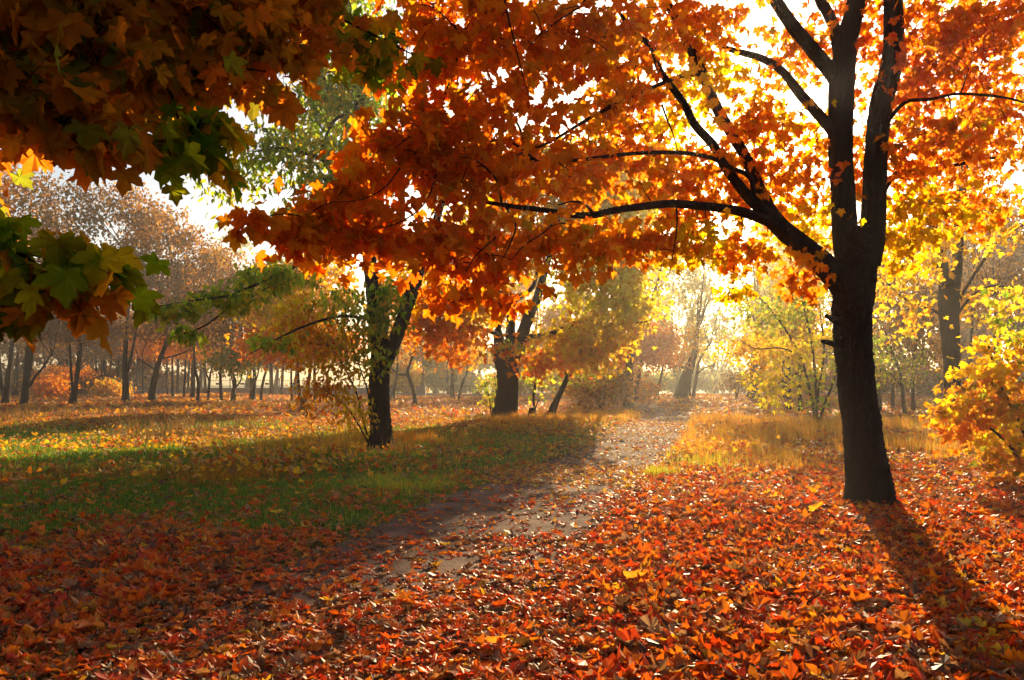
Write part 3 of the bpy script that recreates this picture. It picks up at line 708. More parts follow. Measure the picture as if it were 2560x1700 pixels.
blobs = [(840, 130, Y1, 110, 130, 1.6, 66, 22, .32, E1), (900, 260, Y1, 90, 110, 1.4, 51, 22, .3, E1), (800, 300, Y1, 100, 90, 1.4, 57, 20, .3, E1), (730, 400, Y1 - 1, 110, 80, 1.0, 34, 18, .28, E1),
         (640, 400, Y1 - 1.2, 70, 80, .8, 17, 13, .25, E1), (860, 440, Y1, 100, 90, 1.2, 51, 20, .3, E1), (800, 540, Y1 - 1, 120, 70, 1.0, 34, 18, .28, 'lime'),
         (690, 690, Y1 - 3.4, 90, 25, .5, 19, 16, .16, 'lime'), (580, 745, Y1 - 4.2, 90, 25, .5, 19, 15, .15, 'lime'), (440, 770, Y1 - 5.2, 65, 16, .3, 9, 12, .12, 'lime'), (470, 830, Y1 - 4.8, 50, 14, .3, 7, 10, .12, 'lime'), (560, 480, Y1 - 1, 40, 60, .5, 8, 10, .25, 'lime'),
         (970, 760, Y1 - .5, 40, 80, .4, 23, 14, .2, E1), (920, 860, Y1 - .5, 40, 80, .4, 15, 12, .2, 'lime'), (850, 780, Y1 - .8, 60, 60, .8, 19, 14, .25, 'lime'), (700, 850, Y1 - 2.2, 60, 25, .4, 10, 10, .15, 'lime'), (1110, 420, Y1, 60, 120, .8, 31, 16, .3, 'lime'),
         (870, -60, Y1, 130, 120, 1.6, 51, 20, .35, E1)]
build_tree('box_elder', 'dark forked tree left of the path with green drooping leaves', 'tree', trunk, limbs, blobs, bark=M_BARK2, sides=40, furrow=.05, fine=14, leaf='ash', size=(.14, .23), rough=.12, skel_from=.3)

# sucker shoots at its foot
def shrub(name, label, base, stems, blobs, cat='shrub', group=None, bark=None, **kw):
    bx, by = base
    b0 = np.array([bx, by, gh(bx, by)])
    root = empty(name, b0, label, cat, group)
    skel = []
    for s in stems:
        p, r = smooth(*poly(s), 4)
        b = Buf(); b.tube(p, r, 6, 0, 0.05)
        b.build('stem', bark or M_BARK2, root, b0, True)
        skel.append((p[3:], r[3:]))
    grow_crown(root, b0, skel, blobs, name='foliage', bark=bark or M_BARK2, **kw)
    return root
shrub('shrub', 'thin arching orange-leaved shoots at the foot of the forked dark tree', G(920, 1112),
      [[(925, 1112, 17.2, 5), (905, 1040, 17.1, 5), (890, 980, 17, 4), (850, 900, 16.8, 4), (800, 845, 16.6, 2)],
       [(922, 1112, 17.1, 4), (895, 1060, 17, 4), (860, 1010, 16.8, 3), (820, 980, 16.6, 2)],
       [(928, 1112, 17.2, 4), (925, 1000, 17, 4), (880, 860, 16.9, 3), (862, 760, 16.8, 2)]],
      [(850, 900, 17, 80, 110, .6, 60, 18, .22, G1), (770, 850, 16.8, 80, 80, .5, 50, 18, .22, O1), (890, 1040, 17, 40, 50, .4, 14, 12, .15, G1), (810, 990, 16.8, 80, 60, .5, 26, 14, .18, O1), (730, 780, 16.6, 60, 60, .4, 30, 16, .22, G1)],
      leaf='ash', size=(.08, .15))

# ------------------------------------------------------------------ stout many-stemmed tree at the middle of the picture
Y2 = 31.0
trunk = [(1262, 1045, Y2, 52), (1266, 1000, Y2, 51), (1269, 950, Y2, 51), (1270, 905, Y2, 62), (1271, 870, Y2, 72), (1272, 850, Y2, 70)]
limbs = [[(1250, 872, Y2, 30), (1246, 840, Y2, 24), (1246, 815, Y2, 14), (1254, 764, Y2, 9), (1258, 700, Y2, 7)],
         [(1274, 880, Y2, 30), (1275, 851, Y2, 25), (1278, 797, Y2, 22), (1280, 757, Y2, 20), (1305, 738, Y2, 13), (1334, 713, Y2, 10), (1350, 640, Y2, 8)],
         [(1290, 890, Y2, 36), (1302, 851, Y2, 31), (1324, 786, Y2, 27), (1342, 749, Y2, 22), (1356, 698, Y2, 18), (1371, 650, Y2, 14), (1400, 540, Y2, 10), (1430, 420, Y2, 6)],
         [(1305, 855, Y2, 18), (1330, 842, Y2 - .5, 15), (1367, 837, Y2 - 1, 13), (1415, 819, Y2 - 1.6, 12), (1451, 804, Y2 - 2, 9), (1542, 811, Y2 - 3, 7), (1619, 804, Y2 - 3.5, 4)],
         [(1280, 760, Y2, 12), (1262, 740, Y2, 9), (1240, 720, Y2, 8), (1180, 640, Y2, 6), (1120, 600, Y2, 4)],
         [(1250, 840, Y2, 10), (1200, 820, Y2 - 1, 8), (1120, 810, Y2 - 2, 6), (1050, 830, Y2 - 2.6, 3)]]
blobs = [(1430, 860, Y2 - 1.5, 110, 60, 0.8, 40, 20, .40, G1), (1500, 850, Y2 - 3, 85, 65, 0.8, 40, 20, .40, G1), (1565, 770, Y2 - 3, 60, 70, 0.8, 38, 20, .40, 'lemon'), (1500, 730, Y2 - 2, 130, 80, 0.9, 45, 20, .45, 'lemon'),
         (1580, 640, Y2 - 2, 80, 60, 0.9, 32, 20, .45, 'lemon'), (1450, 600, Y2, 140, 100, 1.0, 45, 20, .45, 'lemon'), (1120, 850, Y2 - 2, 110, 55, 0.8, 40, 20, .40, O1), (1080, 780, Y2 - 2, 90, 50, 1.0, 28, 20, .40, O1), (1180, 760, Y2 - 1, 90, 60, 1.2, 35, 20, .40, G1),
         (1350, 480, Y2, 190, 130, 1.6, 95, 24, .5, G1), (1540, 490, Y2, 110, 110, 1.5, 62, 22, .5, 'lemon'), (1240, 600, Y2, 150, 120, 1.6, 75, 22, .45, G1), (1400, 430, Y2, 170, 60, 1.5, 50, 22, .5, G1), (1060, 680, Y2, 110, 90, 1.5, 50, 20, .45, G1), (1340, 900, Y2 - 1, 60, 35, .8, 16, 18, .35, O1), (1265, 872, Y2 - 1.2, 50, 14, .2, 7, 14, .15, 'lime', .9)]  # upper clusters thickened as sun blockers to darken the left foreground
build_tree('maple_tree', 'stout dark tree with several upright stems and golden leaves beside the path', 'tree', trunk, limbs, blobs, bark=M_BARK2, sides=32, furrow=.04, leaf='mid', size=(.15, .23), rough=.10, skel_from=.6)

build_tree('maple_tree', 'tall golden maple rising behind the slim leaning tree', 'tree',  # added to keep sun off the left foreground and back the yellow gaps
           [(1570, 1024, 40, 24), (1572, 960, 40, 21), (1576, 880, 40, 19), (1580, 780, 40, 16), (1578, 640, 40, 12), (1584, 500, 40, 8), (1590, 390, 40, 4)],
           [[(1577, 860, 40, 12), (1620, 780, 40, 9), (1650, 680, 40, 6), (1670, 560, 40, 3)], [(1579, 800, 40, 12), (1520, 700, 39, 9), (1470, 600, 38.5, 6), (1450, 480, 38, 3)], [(1579, 700, 40, 9), (1620, 600, 41, 6), (1650, 450, 42, 3)]],
           [(1565, 480, 40, 90, 120, 1.2, 70, 22, .5, 'lemon'), (1560, 640, 40, 75, 90, 1.0, 9, 20, .5, 'lemon'), (1640, 510, 40, 40, 50, 1.0, 22, 22, .5, 'lemon'), (1470, 560, 40, 110, 130, 1.3, 75, 22, .5, G1), (1520, 740, 39.5, 110, 70, 1.0, 8, 20, .5, 'lemon'), (1510, 400, 40, 90, 60, 1.2, 36, 22, .5, G1)],
           bark=M_BARK2, leaf='low', size=(.17, .26), skel_from=.4)

# leaning young tree, its stump neighbour and the bushes behind
Y3 = 32.0
build_tree('maple_tree', 'slim tree leaning right behind the stout many-stemmed trunk', 'tree',
           [(1377, 1042, Y3, 19), (1386, 1015, Y3, 18), (1397, 990, Y3, 14), (1418, 946, Y3, 12), (1438, 909, Y3, 8), (1455, 850, Y3, 5)],
           [[(1417, 948, Y3, 7), (1412, 925, Y3, 5), (1400, 900, Y3, 3)]],
           [(1450, 880, Y3, 70, 45, 1.4, 26, 18, .4, O1), (1400, 900, Y3, 50, 30, 1.0, 10, 16, .35, 'lime')], bark=M_BARK2, leaf='mid', size=(.13, .19))
root = build_tree('tree_stump', 'low cut stump with two thin shoots beside the leaning slim tree', 'stump',
           [(1331, 1040, 31.8, 19), (1331, 1030, 31.8, 18), (1331, 1019, 31.8, 16)],
           [[(1336, 1022, 31.8, 5), (1334, 990, 31.8, 6), (1339, 950, 31.8, 5), (1341, 900, 31.8, 3)], [(1338, 1022, 31.8, 3), (1350, 990, 31.8, 2)]],
           [(1340, 940, 31.8, 40, 50, .8, 12, 12, .3, 'lime')], bark=M_BARK2, leaf='mid', size=(.10, .16), skel_from=.5)
shrub('shrub', 'rounded rust-orange bush beyond the leaning slim tree by the path bend', G(1500, 1018),
      [[(1500, 1020, 38, 5), (1490, 990, 38, 4), (1460, 950, 38, 2)], [(1502, 1020, 38, 5), (1515, 985, 38, 4), (1540, 960, 38, 2)], [(1500, 1020, 38, 5), (1502, 970, 38, 4), (1500, 930, 38, 2)]],
      [(1490, 975, 38, 85, 35, 1.6, 50, 22, .4, 'rust'), (1540, 960, 38, 50, 40, 1.4, 24, 20, .4, 'rust'), (1460, 930, 38, 70, 40, 1.5, 26, 20, .4, 'lime')], leaf='low', size=(.13, .2), leafmat=M_FINE)
shrub('shrub', 'leafy green bush growing against the left of the stout trunk', G(1225, 1030),
      [[(1228, 1035, 35, 4), (1222, 990, 35, 3), (1210, 955, 35, 2)], [(1230, 1035, 35, 4), (1240, 980, 35, 3), (1236, 940, 35, 2)]],
      [(1228, 975, 35, 22, 40, .8, 16, 16, .3, 'lime')], leaf='low', size=(.10, .17), leafmat=M_FINE)

# ------------------------------------------------------------------ tall shrub on the right of the path
Y4 = 25.7
shrub('shrub', 'tall many-stemmed shrub with sparse lime and yellow leaves left of the big dark trunk', G(2042, 1066),
      [[(2042, 1068, Y4, 9), (2030, 1000, Y4, 8), (2012, 925, Y4, 7), (1999, 884, Y4, 6), (1955, 811, Y4, 5), (1904, 749, Y4, 4), (1860, 720, Y4, 2)],
       [(2043, 1068, Y4, 9), (2039, 961, Y4, 7), (2028, 851, Y4, 6), (2010, 770, Y4, 5), (1990, 680, Y4, 3)],
       [(2045, 1068, Y4, 9), (2062, 1010, Y4, 7), (2082, 960, Y4, 6), (2100, 880, Y4, 4)],
       [(2040, 1068, Y4, 8), (2046, 980, Y4, 6), (2060, 880, Y4, 5), (2050, 780, Y4, 3)],
       [(2000, 886, Y4, 5), (1950, 870, Y4, 4), (1890, 872, Y4, 3), (1850, 850, Y4, 2)],
       [(2012, 925, Y4, 5), (1960, 950, Y4, 3), (1915, 985, Y4, 2)]],
      [(1920, 780, Y4, 90, 50, 1.2, 34, 13, .3, 'lime'), (2020, 760, Y4, 70, 60, 1.2, 26, 13, .3, 'lime'), (1890, 880, Y4 + 1, 80, 45, 1.2, 30, 15, .3, 'gold'), (1990, 870, Y4, 90, 60, 1.2, 30, 13, .3, 'lemon'),
       (1930, 970, Y4, 70, 55, 1.0, 28, 13, .28, 'lemon'), (2040, 960, Y4, 60, 80, 1.0, 16, 11, .28, 'lime'), (2150, 870, Y4 + 1, 90, 90, 1.0, 26, 13, .3, 'lime'), (1980, 690, Y4, 50, 40, .8, 8, 10, .3, 'lime')],
      leaf='mid', size=(.09, .16), leafmat=M_FINE)

# ------------------------------------------------------------------ dark forked tree at the right
Y5 = 24.0
trunk = [(2374, 1075, Y5, 42), (2377, 1020, Y5, 38), (2381, 924, Y5, 38), (2374, 815, Y5, 44), (2372, 750, Y5, 50), (2374, 715, Y5, 46)]
limbs = [[(2364, 740, Y5, 32), (2356, 669, Y5, 27), (2345, 615, Y5, 26), (2334, 561, Y5, 24), (2318, 500, Y5, 20), (2300, 380, Y5, 14), (2290, 200, Y5, 8)],
         [(2384, 740, Y5, 28), (2390, 690, Y5, 26), (2395, 615, Y5, 25), (2407, 437, Y5, 23), (2420, 328, Y5, 22), (2406, 219, Y5, 17), (2408, 100, Y5, 13), (2420, -80, Y5, 8)],
         [(2392, 760, Y5, 10), (2440, 680, Y5, 7), (2500, 600, Y5, 6), (2560, 560, Y5, 4)],
         [(2384, 800, Y5, 8), (2430, 740, Y5, 6), (2480, 715, Y5, 5), (2560, 722, Y5, 3)],
         [(2362, 790, Y5, 8), (2320, 770, Y5 - .5, 6), (2260, 745, Y5 - 1, 4), (2200, 690, Y5 - 1.2, 3)]]
blobs = [(2250, 700, Y5 - 1, 80, 70, 1.2, 24, 13, .32, G1), (2240, 800, Y5 - 1, 60, 40, 1, 9, 12, .28, G1), (2320, 620, Y5 - 1, 80, 60, 1.4, 20, 13, .32, G1), (2450, 560, Y5, 90, 90, 1.6, 22, 13, .35, G1), (2500, 420, Y5, 90, 100, 1.6, 22, 13, .35, O1),
         (2360, 420, Y5, 100, 110, 1.6, 24, 13, .35, O1), (2420, 230, Y5, 130, 120, 1.8, 30, 13, .38, O1), (2330, 60, Y5, 120, 120, 1.8, 26, 13, .38, O1), (2500, 60, Y5, 100, 110, 1.8, 22, 13, .38, O1), (2470, 760, Y5, 80, 60, 1.2, 14, 12, .3, G1), (2440, -120, Y5, 200, 110, 2, 24, 13, .4, O1)]
build_tree('maple_tree', 'dark forked trunk at the right edge behind the leafy bush', 'tree', trunk, limbs, blobs, bark=M_BARK2, sides=14, leaf='mid', size=(.12, .19), skel_from=.6)

Y6 = 11.5
shrub('shrub', 'big golden and green maple bush filling the right edge of the picture', G(2580, 1205),
      [[(2590, 1205, Y6, 14), (2560, 1080, Y6, 10), (2500, 960, Y6, 8), (2470, 860, Y6, 5)], [(2600, 1205, Y6, 14), (2590, 1000, Y6, 10), (2560, 860, Y6, 6)],
       [(2585, 1205, Y6, 10), (2520, 1110, Y6 - .2, 7), (2440, 1050, Y6 - .3, 5), (2340, 1030, Y6 - .4, 3)], [(2610, 1205, Y6, 12), (2640, 1000, Y6, 8), (2620, 820, Y6, 4)]],
      [(2500, 900, Y6, 70, 80, .4, 24, 9, .14, G1), (2460, 990, Y6, 90, 60, .4, 26, 9, .14, 'olive'), (2370, 1020, Y6 - .3, 60, 30, .3, 11, 9, .11, G1), (2400, 1070, Y6 - .3, 80, 45, .3, 18, 9, .12, O1), (2510, 1080, Y6, 80, 70, .4, 28, 9, .14, G1),
       (2530, 800, Y6, 40, 70, .3, 10, 9, .13, 'lime'), (2560, 980, Y6, 60, 120, .4, 28, 9, .14, 'olive'), (2640, 950, Y6, 70, 160, .5, 28, 9, .15, 'green'), (2540, 1150, Y6, 80, 45, .4, 18, 9, .13, 'olive'), (2430, 940, Y6, 50, 40, .3, 8, 8, .12, G1)],
      leaf='maple', size=(.07, .12), hang=(5, 70))

# ------------------------------------------------------------------ the grove on the left and the trees in the mist
def grove_tree(label, px, py, w, stems, top, spread, pals, ncl=60, nl=22, lsize=(.15, .27), group=None, name='park_tree', cat='tree', dens_low=0.45, Y=None, twig=3.0, tpl='fine', bark=None, sub=8):
    """stems: list of polylines of (dx, py, w) above the base; the crown fills an egg up to the row `top`, `spread` px to each side"""
    Y = Y or F * CAM_Z / (py - HY)
    trunk = [(px, py, Y, w)] + [(px + dx, y, Y, ww) for dx, y, ww in stems[0]]
    dz0 = trunk[-1]
    limbs = []
    for s in stems[1:]:
        limbs.append([(px + dx, y, Y + R.normal(0, .3) * (i > 0), ww) for i, (dx, y, ww) in enumerate(s)])
    # secondary limbs fan out of the upper stems
    ends = [trunk[-1]] + [l[-1] for l in limbs]
    for k in range(sub):
        e = ends[k % len(ends)]
        h = (e[1] - top)
        a = R.uniform(-1, 1)
        x1 = e[0] + a * spread * 0.8; y1 = e[1] - h * R.uniform(0.45, 1.0) * (1 - 0.35 * abs(a))
        dY = R.uniform(-1, 1) * spread / F * Y * 0.7
        limbs.append([(e[0], e[1] + 6, Y, e[3] * .7), (e[0] + (x1 - e[0]) * .35, e[1] - (e[1] - y1) * .3, Y + dY * .35, e[3] * .5),
                      (e[0] + (x1 - e[0]) * .75, e[1] - (e[1] - y1) * .7, Y + dY * .75, e[3] * .3), (x1, y1, Y + dY, max(e[3] * .12, 1.2))])
    ym = np.mean([e[1] for e in ends]) if ends else py - 60
    xm = np.mean([e[0] for e in ends])
    rY = spread / F * Y
    blobs = []
    H = ym - top
    for k in range(9):
        v = (k + R.uniform(0.1, 0.9)) / 9
        prof = math.sin(math.pi * min(0.98, 0.12 + 0.80 * (1 - v) ** 0.75)) ** 0.7
        a = R.uniform(-.75, .75) * spread * prof
        blobs.append((xm + a, ym - H * (0.04 + 0.84 * v), Y + R.uniform(-.6, .6) * rY * prof, spread * R.uniform(.32, .52), H * R.uniform(.08, .15) + 8, rY * .45, max(3, int(ncl * R.uniform(.14, .24))), nl + 6, .42, pals[0] if v > .18 else pals[1]))
    blobs.append((xm, top + H * .12, Y, spread * .25, H * .10, rY * .3, max(2, int(ncl * .07)), nl, .35, pals[0]))
    blobs.append((xm, ym - 5, Y, spread * 1.05, 26, rY, int(ncl * dens_low * 1.5), nl + 4, .40, pals[1]))
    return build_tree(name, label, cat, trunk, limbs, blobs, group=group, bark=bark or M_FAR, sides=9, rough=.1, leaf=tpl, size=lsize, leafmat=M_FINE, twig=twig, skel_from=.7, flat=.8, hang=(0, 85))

GRP = 'trees of the grove across the clearing'
B, U = 'rust', 'rust'
grove_tree('far left grove tree with two trunks parting near the ground', 12, 1013, 18, [[(6, 975, 14), (10, 930, 13), (16, 890, 11), (22, 800, 9)], [(0, 1000, 12), (-10, 940, 10), (-16, 880, 8), (-24, 790, 6)]], 380, 150, (B, 'brown'), 80, group=GRP)
grove_tree('stout grove tree with one long limb slanting up to the right', 59, 1018, 17, [[(4, 980, 17), (8, 940, 17), (12, 910, 18), (18, 840, 16), (20, 760, 11)], [(14, 965, 9), (30, 940, 7), (46, 922, 6), (70, 885, 4)]], 420, 150, (B, 'brown'), 80, group=GRP)
grove_tree('grove tree whose trunk forks in a narrow V low down', 181, 1015, 18, [[(4, 985, 16), (10, 950, 11), (14, 915, 11), (18, 885, 10), (26, 800, 7)], [(2, 985, 9), (-2, 950, 7), (-5, 905, 7), (-8, 850, 5)]], 430, 120, ('brown', 'rust'), 80, group=GRP)
grove_tree('straight grove tree with a knob on the trunk and tall upright twin stems', 314, 1011, 17, [[(0, 980, 16), (0, 940, 16), (-2, 905, 12), (2, 830, 10), (8, 740, 8), (14, 640, 6)], [(4, 930, 10), (14, 890, 8), (26, 830, 6), (44, 760, 4)]], 450, 120, ('rust', 'brown'), 80, group=GRP)
grove_tree('grey S-curved grove tree leaning right with a branch to each side', 382, 1009, 19, [[(-2, 985, 17), (4, 955, 16), (12, 915, 13), (32, 862, 11), (48, 800, 9), (62, 720, 6)], [(6, 925, 6), (-12, 912, 4), (-34, 898, 3)], [(26, 896, 5), (60, 888, 4), (96, 874, 3)]], 500, 150, ('rust', 'rust'), 90, group=GRP)
grove_tree('slender dark grove tree with a kink halfway up its bare trunk', 494, 1008, 8, [[(2, 960, 8), (-6, 920, 6), (-10, 855, 5), (-6, 780, 4)]], 560, 80, ('rust', 'rust'), 45, group=GRP)
grove_tree('small grove tree with a thin V fork right of the kinked slender one', 520, 1002, 7, [[(3, 960, 7), (6, 935, 5), (10, 915, 4), (14, 860, 3)], [(2, 950, 5), (-6, 925, 4), (-8, 870, 3)]], 640, 70, ('brown', 'rust'), 40, group=GRP)
grove_tree('thin straight grove tree between the small V fork and the ivy-clad tree', 554, 1004, 8, [[(-2, 970, 8), (-3, 935, 7), (0, 880, 5), (4, 800, 4)]], 600, 75, ('rust', 'rust'), 40, group=GRP)
grove_tree('low grove tree on two splayed legs wrapped in dark green leaves', 578, 1007, 8, [[(6, 975, 9), (10, 955, 7), (4, 930, 6), (-2, 880, 5), (-4, 820, 3)], [(10, 1007, 5), (9, 985, 5), (8, 972, 5)], [(8, 970, 6), (22, 955, 4), (28, 930, 3)]], 660, 60, ('brown', 'green'), 40, group=GRP, dens_low=1.0)
grove_tree('grove tree with a clump of curved stems rising from one wide foot', 630, 1003, 15, [[(3, 970, 13), (6, 940, 9), (4, 900, 7), (10, 840, 5)], [(0, 965, 6), (-4, 930, 5), (-3, 885, 4)], [(6, 960, 5), (16, 930, 4), (20, 890, 3)]], 640, 75, ('brown', 'brown'), 50, group=GRP)
grove_tree('thin grove tree bowed to the right beside the clump of curved stems', 652, 1006, 7, [[(2, 975, 7), (8, 945, 6), (14, 925, 5), (20, 880, 3)]], 680, 55, ('brown', 'brown'), 36, group=GRP)
grove_tree('slim trunk standing alone between the bowed thin tree and the orange forked maple', 730, 1004, 7, [[(-1, 970, 6), (-2, 925, 5), (0, 860, 3)]], 680, 55, ('gold', 'orange'), 36, group=GRP)
grove_tree('thick short trunk half hidden by orange leaves left of the forked box elder', 789, 1002, 11, [[(-1, 970, 9), (-3, 930, 7), (0, 860, 4)]], 680, 60, ('orange', 'orange'), 40, group=GRP)
# the orange maple standing forward of the grove
grove_tree('small maple with a V-shaped trunk and bright orange leaves in front of the grove', 755, 1027, 17, [[(6, 1000, 14), (14, 965, 11), (20, 930, 8), (26, 880, 5)], [(-2, 1005, 10), (-8, 960, 7), (-10, 910, 5), (-12, 850, 3)]], 640, 150, ('gold', 'orange'), 130, 22, (.15, .22), dens_low=.8, name='maple_tree', tpl='mid', twig=2.0)
# second row
BACK = 'thin trunks of the far row by the embankment'
rows = [(148, 982, 9, 'far trunk just left of the narrow V-forked grove tree', 'orange'), (116, 984, 5, 'thin far trunk right of the long slanting limb', 'rust'), (240, 984, 6, 'thin slanting far trunk left of the broad far one', 'brown'),
        (256, 983, 16, 'broadest trunk of the far row, left of the straight knobbed tree', 'brown'), (275, 990, 6, 'thin crooked far trunk hard by the broadest far one', 'brown'), (293, 984, 7, 'far trunk close on the left of the straight knobbed tree', 'brown'),
        (341, 984, 9, 'far trunk right of the straight knobbed tree', 'orange'), (357, 990, 5, 'thinnest far trunk before the grey S-curved tree', 'orange'), (417, 989, 6, 'far trunk slanting left, right of the grey S-curved tree', 'orange'),
        (432, 993, 7, 'first of two far trunks standing close together', 'orange'), (445, 987, 9, 'thicker far trunk touching its thin neighbour', 'orange'), (459, 995, 6, 'straight thin far trunk in front of the embankment wall', 'orange'),
        (469, 987, 6, 'far trunk slightly bent left before the wall', 'orange'), (481, 994, 12, 'bottle-shaped thick far trunk left of the kinked slender tree', 'orange'), (514, 987, 9, 'pale far trunk behind the small V fork', 'orange'),
        (680, 989, 11, 'smooth thick far trunk with a flared foot before the railing', 'gold'), (703, 987, 8, 'far trunk beside the smooth thick flared one', 'gold'), (740, 989, 10, 'far trunk hidden behind the orange forked maple', 'orange'), (165, 983, 9, 'far trunk seen through the fork of the V-shaped grove tree', 'orange'), (39, 992, 12, 'dark far trunk between the two leftmost grove trees', 'brown')]
for (px, py, w, lab, pal) in rows:
    ln = R.uniform(-8, 8)
    grove_tree(lab, px, py, w, [[(ln * .3, 955, w * .9), (ln * .6, 915, w * .75), (ln, 870, w * .5)]], R.uniform(640, 720), R.uniform(40, 60), (pal, pal), 26, 16, (.18, .30), group=BACK, dens_low=.9, sub=5, twig=4.0, Y=F * CAM_Z / (py - HY))

for (px, py, Yg, rx, ry, pal, lab) in ((125, 962, 62, 40, 26, 'orange', 'glowing orange bush behind the long slanting limb in the grove'), (215, 968, 70, 55, 24, 'brown', 'dull brown thicket right of the narrow V-forked grove tree'),
        (20, 965, 72, 60, 26, 'brown', 'dark thicket behind the two leftmost grove trees'), (280, 972, 66, 30, 16, 'straw', 'straw-coloured low bush left of the straight knobbed tree'), (160, 935, 75, 70, 26, 'orange', 'red-orange low crowns far behind the narrow V-forked grove tree')):
    shrub('shrub', lab, ((px - HX) / F * Yg, Yg), [[(px, 985, Yg, 4), (px - 6, 970, Yg, 3), (px - 14, py - 4, Yg, 2)], [(px, 985, Yg, 4), (px + 5, 970, Yg, 3), (px + 16, py - 6, Yg, 2)]],
          [(px, py, Yg, rx, ry, 1.6, 60, 24, .5, pal)], group='bushes in the shade of the grove', leaf='fine', size=(.16, .28), leafmat=M_FINE, twig=3)

# trees between the box elder and the stout tree
grove_tree('small bare-stemmed tree with a crooked limb pointing left and fanned twigs', 1037, 1012, 11, [[(-2, 985, 10), (-11, 955, 9), (-18, 932, 9), (-13, 912, 6), (-4, 885, 5), (6, 860, 3)], [(-20, 936, 7), (-34, 936, 7), (-46, 931, 7), (-58, 921, 6), (-70, 890, 4)]], 740, 75, ('orange', 'rust'), 26, 14, dens_low=.4, sub=10)
grove_tree('slim forked tree just right of the forked box elder', 980, 996, 12, [[(4, 975, 9), (10, 950, 6), (14, 910, 5), (12, 860, 3)]], 700, 50, ('gold', 'gold'), 24, 16, dens_low=.4, sub=5)
grove_tree('thin twin trunk standing left of the railing lamp gap', 1121, 986, 8, [[(-1, 960, 7), (-2, 930, 6), (-3, 880, 4)]], 700, 45, ('orange', 'gold'), 24, 16, sub=5)
grove_tree('straight trunk with a small side stub before the railing', 1131, 996, 11, [[(0, 965, 10), (0, 935, 9), (2, 880, 6)], [(3, 956, 4), (10, 947, 2)]], 690, 60, ('orange', 'gold'), 30, 16, sub=5)
grove_tree('thin trunk leaning right in front of the railing', 1146, 1005, 6, [[(5, 975, 6), (11, 955, 6), (20, 935, 5), (28, 890, 3)]], 740, 50, ('gold', 'gold'), 24, 16, sub=5)

# misty trees down the path
MIST = 'misty trees at the far end of the path'
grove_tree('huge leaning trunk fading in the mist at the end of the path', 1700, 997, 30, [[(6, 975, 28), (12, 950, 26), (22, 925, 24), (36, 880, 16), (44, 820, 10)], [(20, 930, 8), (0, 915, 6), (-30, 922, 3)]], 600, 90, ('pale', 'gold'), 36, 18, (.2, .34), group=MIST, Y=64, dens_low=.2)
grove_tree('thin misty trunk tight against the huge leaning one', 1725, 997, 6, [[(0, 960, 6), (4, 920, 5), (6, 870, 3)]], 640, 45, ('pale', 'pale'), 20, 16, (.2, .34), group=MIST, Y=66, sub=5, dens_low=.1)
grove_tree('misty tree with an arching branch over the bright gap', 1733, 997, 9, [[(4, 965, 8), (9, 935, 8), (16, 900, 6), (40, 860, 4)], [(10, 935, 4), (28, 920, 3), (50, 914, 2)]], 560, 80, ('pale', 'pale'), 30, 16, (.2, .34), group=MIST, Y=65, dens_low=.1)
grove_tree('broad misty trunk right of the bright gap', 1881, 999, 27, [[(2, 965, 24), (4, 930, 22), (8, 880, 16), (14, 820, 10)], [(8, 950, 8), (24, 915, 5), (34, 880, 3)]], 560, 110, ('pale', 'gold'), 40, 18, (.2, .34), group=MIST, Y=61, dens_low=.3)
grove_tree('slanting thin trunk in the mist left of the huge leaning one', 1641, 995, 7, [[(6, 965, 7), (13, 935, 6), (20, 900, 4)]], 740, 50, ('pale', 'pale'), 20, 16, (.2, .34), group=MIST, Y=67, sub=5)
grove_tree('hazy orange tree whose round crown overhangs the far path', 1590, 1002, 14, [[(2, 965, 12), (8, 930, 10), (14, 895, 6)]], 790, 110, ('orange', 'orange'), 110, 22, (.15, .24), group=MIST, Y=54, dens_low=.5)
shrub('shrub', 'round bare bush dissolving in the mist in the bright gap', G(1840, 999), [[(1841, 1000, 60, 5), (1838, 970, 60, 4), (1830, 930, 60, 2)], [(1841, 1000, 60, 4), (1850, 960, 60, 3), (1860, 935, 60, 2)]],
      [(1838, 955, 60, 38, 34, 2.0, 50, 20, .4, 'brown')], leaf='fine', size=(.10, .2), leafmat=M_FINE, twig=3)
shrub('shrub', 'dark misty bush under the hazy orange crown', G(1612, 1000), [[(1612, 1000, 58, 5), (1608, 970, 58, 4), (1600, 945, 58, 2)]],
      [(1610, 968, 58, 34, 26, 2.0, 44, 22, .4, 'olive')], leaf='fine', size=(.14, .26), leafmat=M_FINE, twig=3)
RG = 'thin trees behind the big maple on the right'
grove_tree('slim pair trunk left of the big foreground trunk behind the tall shrub', 1973, 1023, 11, [[(0, 980, 10), (-2, 930, 9), (-4, 860, 6)]], 620, 90, ('gold', 'gold'), 40, 18, (.14, .22), group=RG, dens_low=.5)
grove_tree('slim trunk nearest the left of the big foreground trunk', 2001, 1024, 10, [[(-2, 980, 9), (-3, 930, 8), (0, 860, 5)]], 640, 80, ('gold', 'gold'), 34, 18, (.14, .22), group=RG, dens_low=.4)
grove_tree('darker forked trunk behind the tall shrub', 1962, 1000, 15, [[(1, 970, 13), (-2, 925, 9), (-6, 870, 5)], [(2, 940, 7), (14, 890, 5)]], 600, 90, ('pale', 'gold'), 30, 18, (.16, .26), group=RG)
grove_tree('bent trunk just right of the big foreground trunk', 2195, 1028, 11, [[(0, 1000, 10), (-1, 970, 9), (-8, 950, 7), (-30, 930, 4)], [(6, 1028, 9), (4, 990, 7), (-2, 955, 5)]], 640, 100, ('brown', 'brown'), 50, 16, (.12, .2), group=RG)
grove_tree('short straight trunk right of the bent one', 2231, 1024, 9, [[(2, 980, 8), (4, 930, 6), (2, 850, 4)]], 560, 100, ('brown', 'rust'), 50, 16, (.12, .2), group=RG)
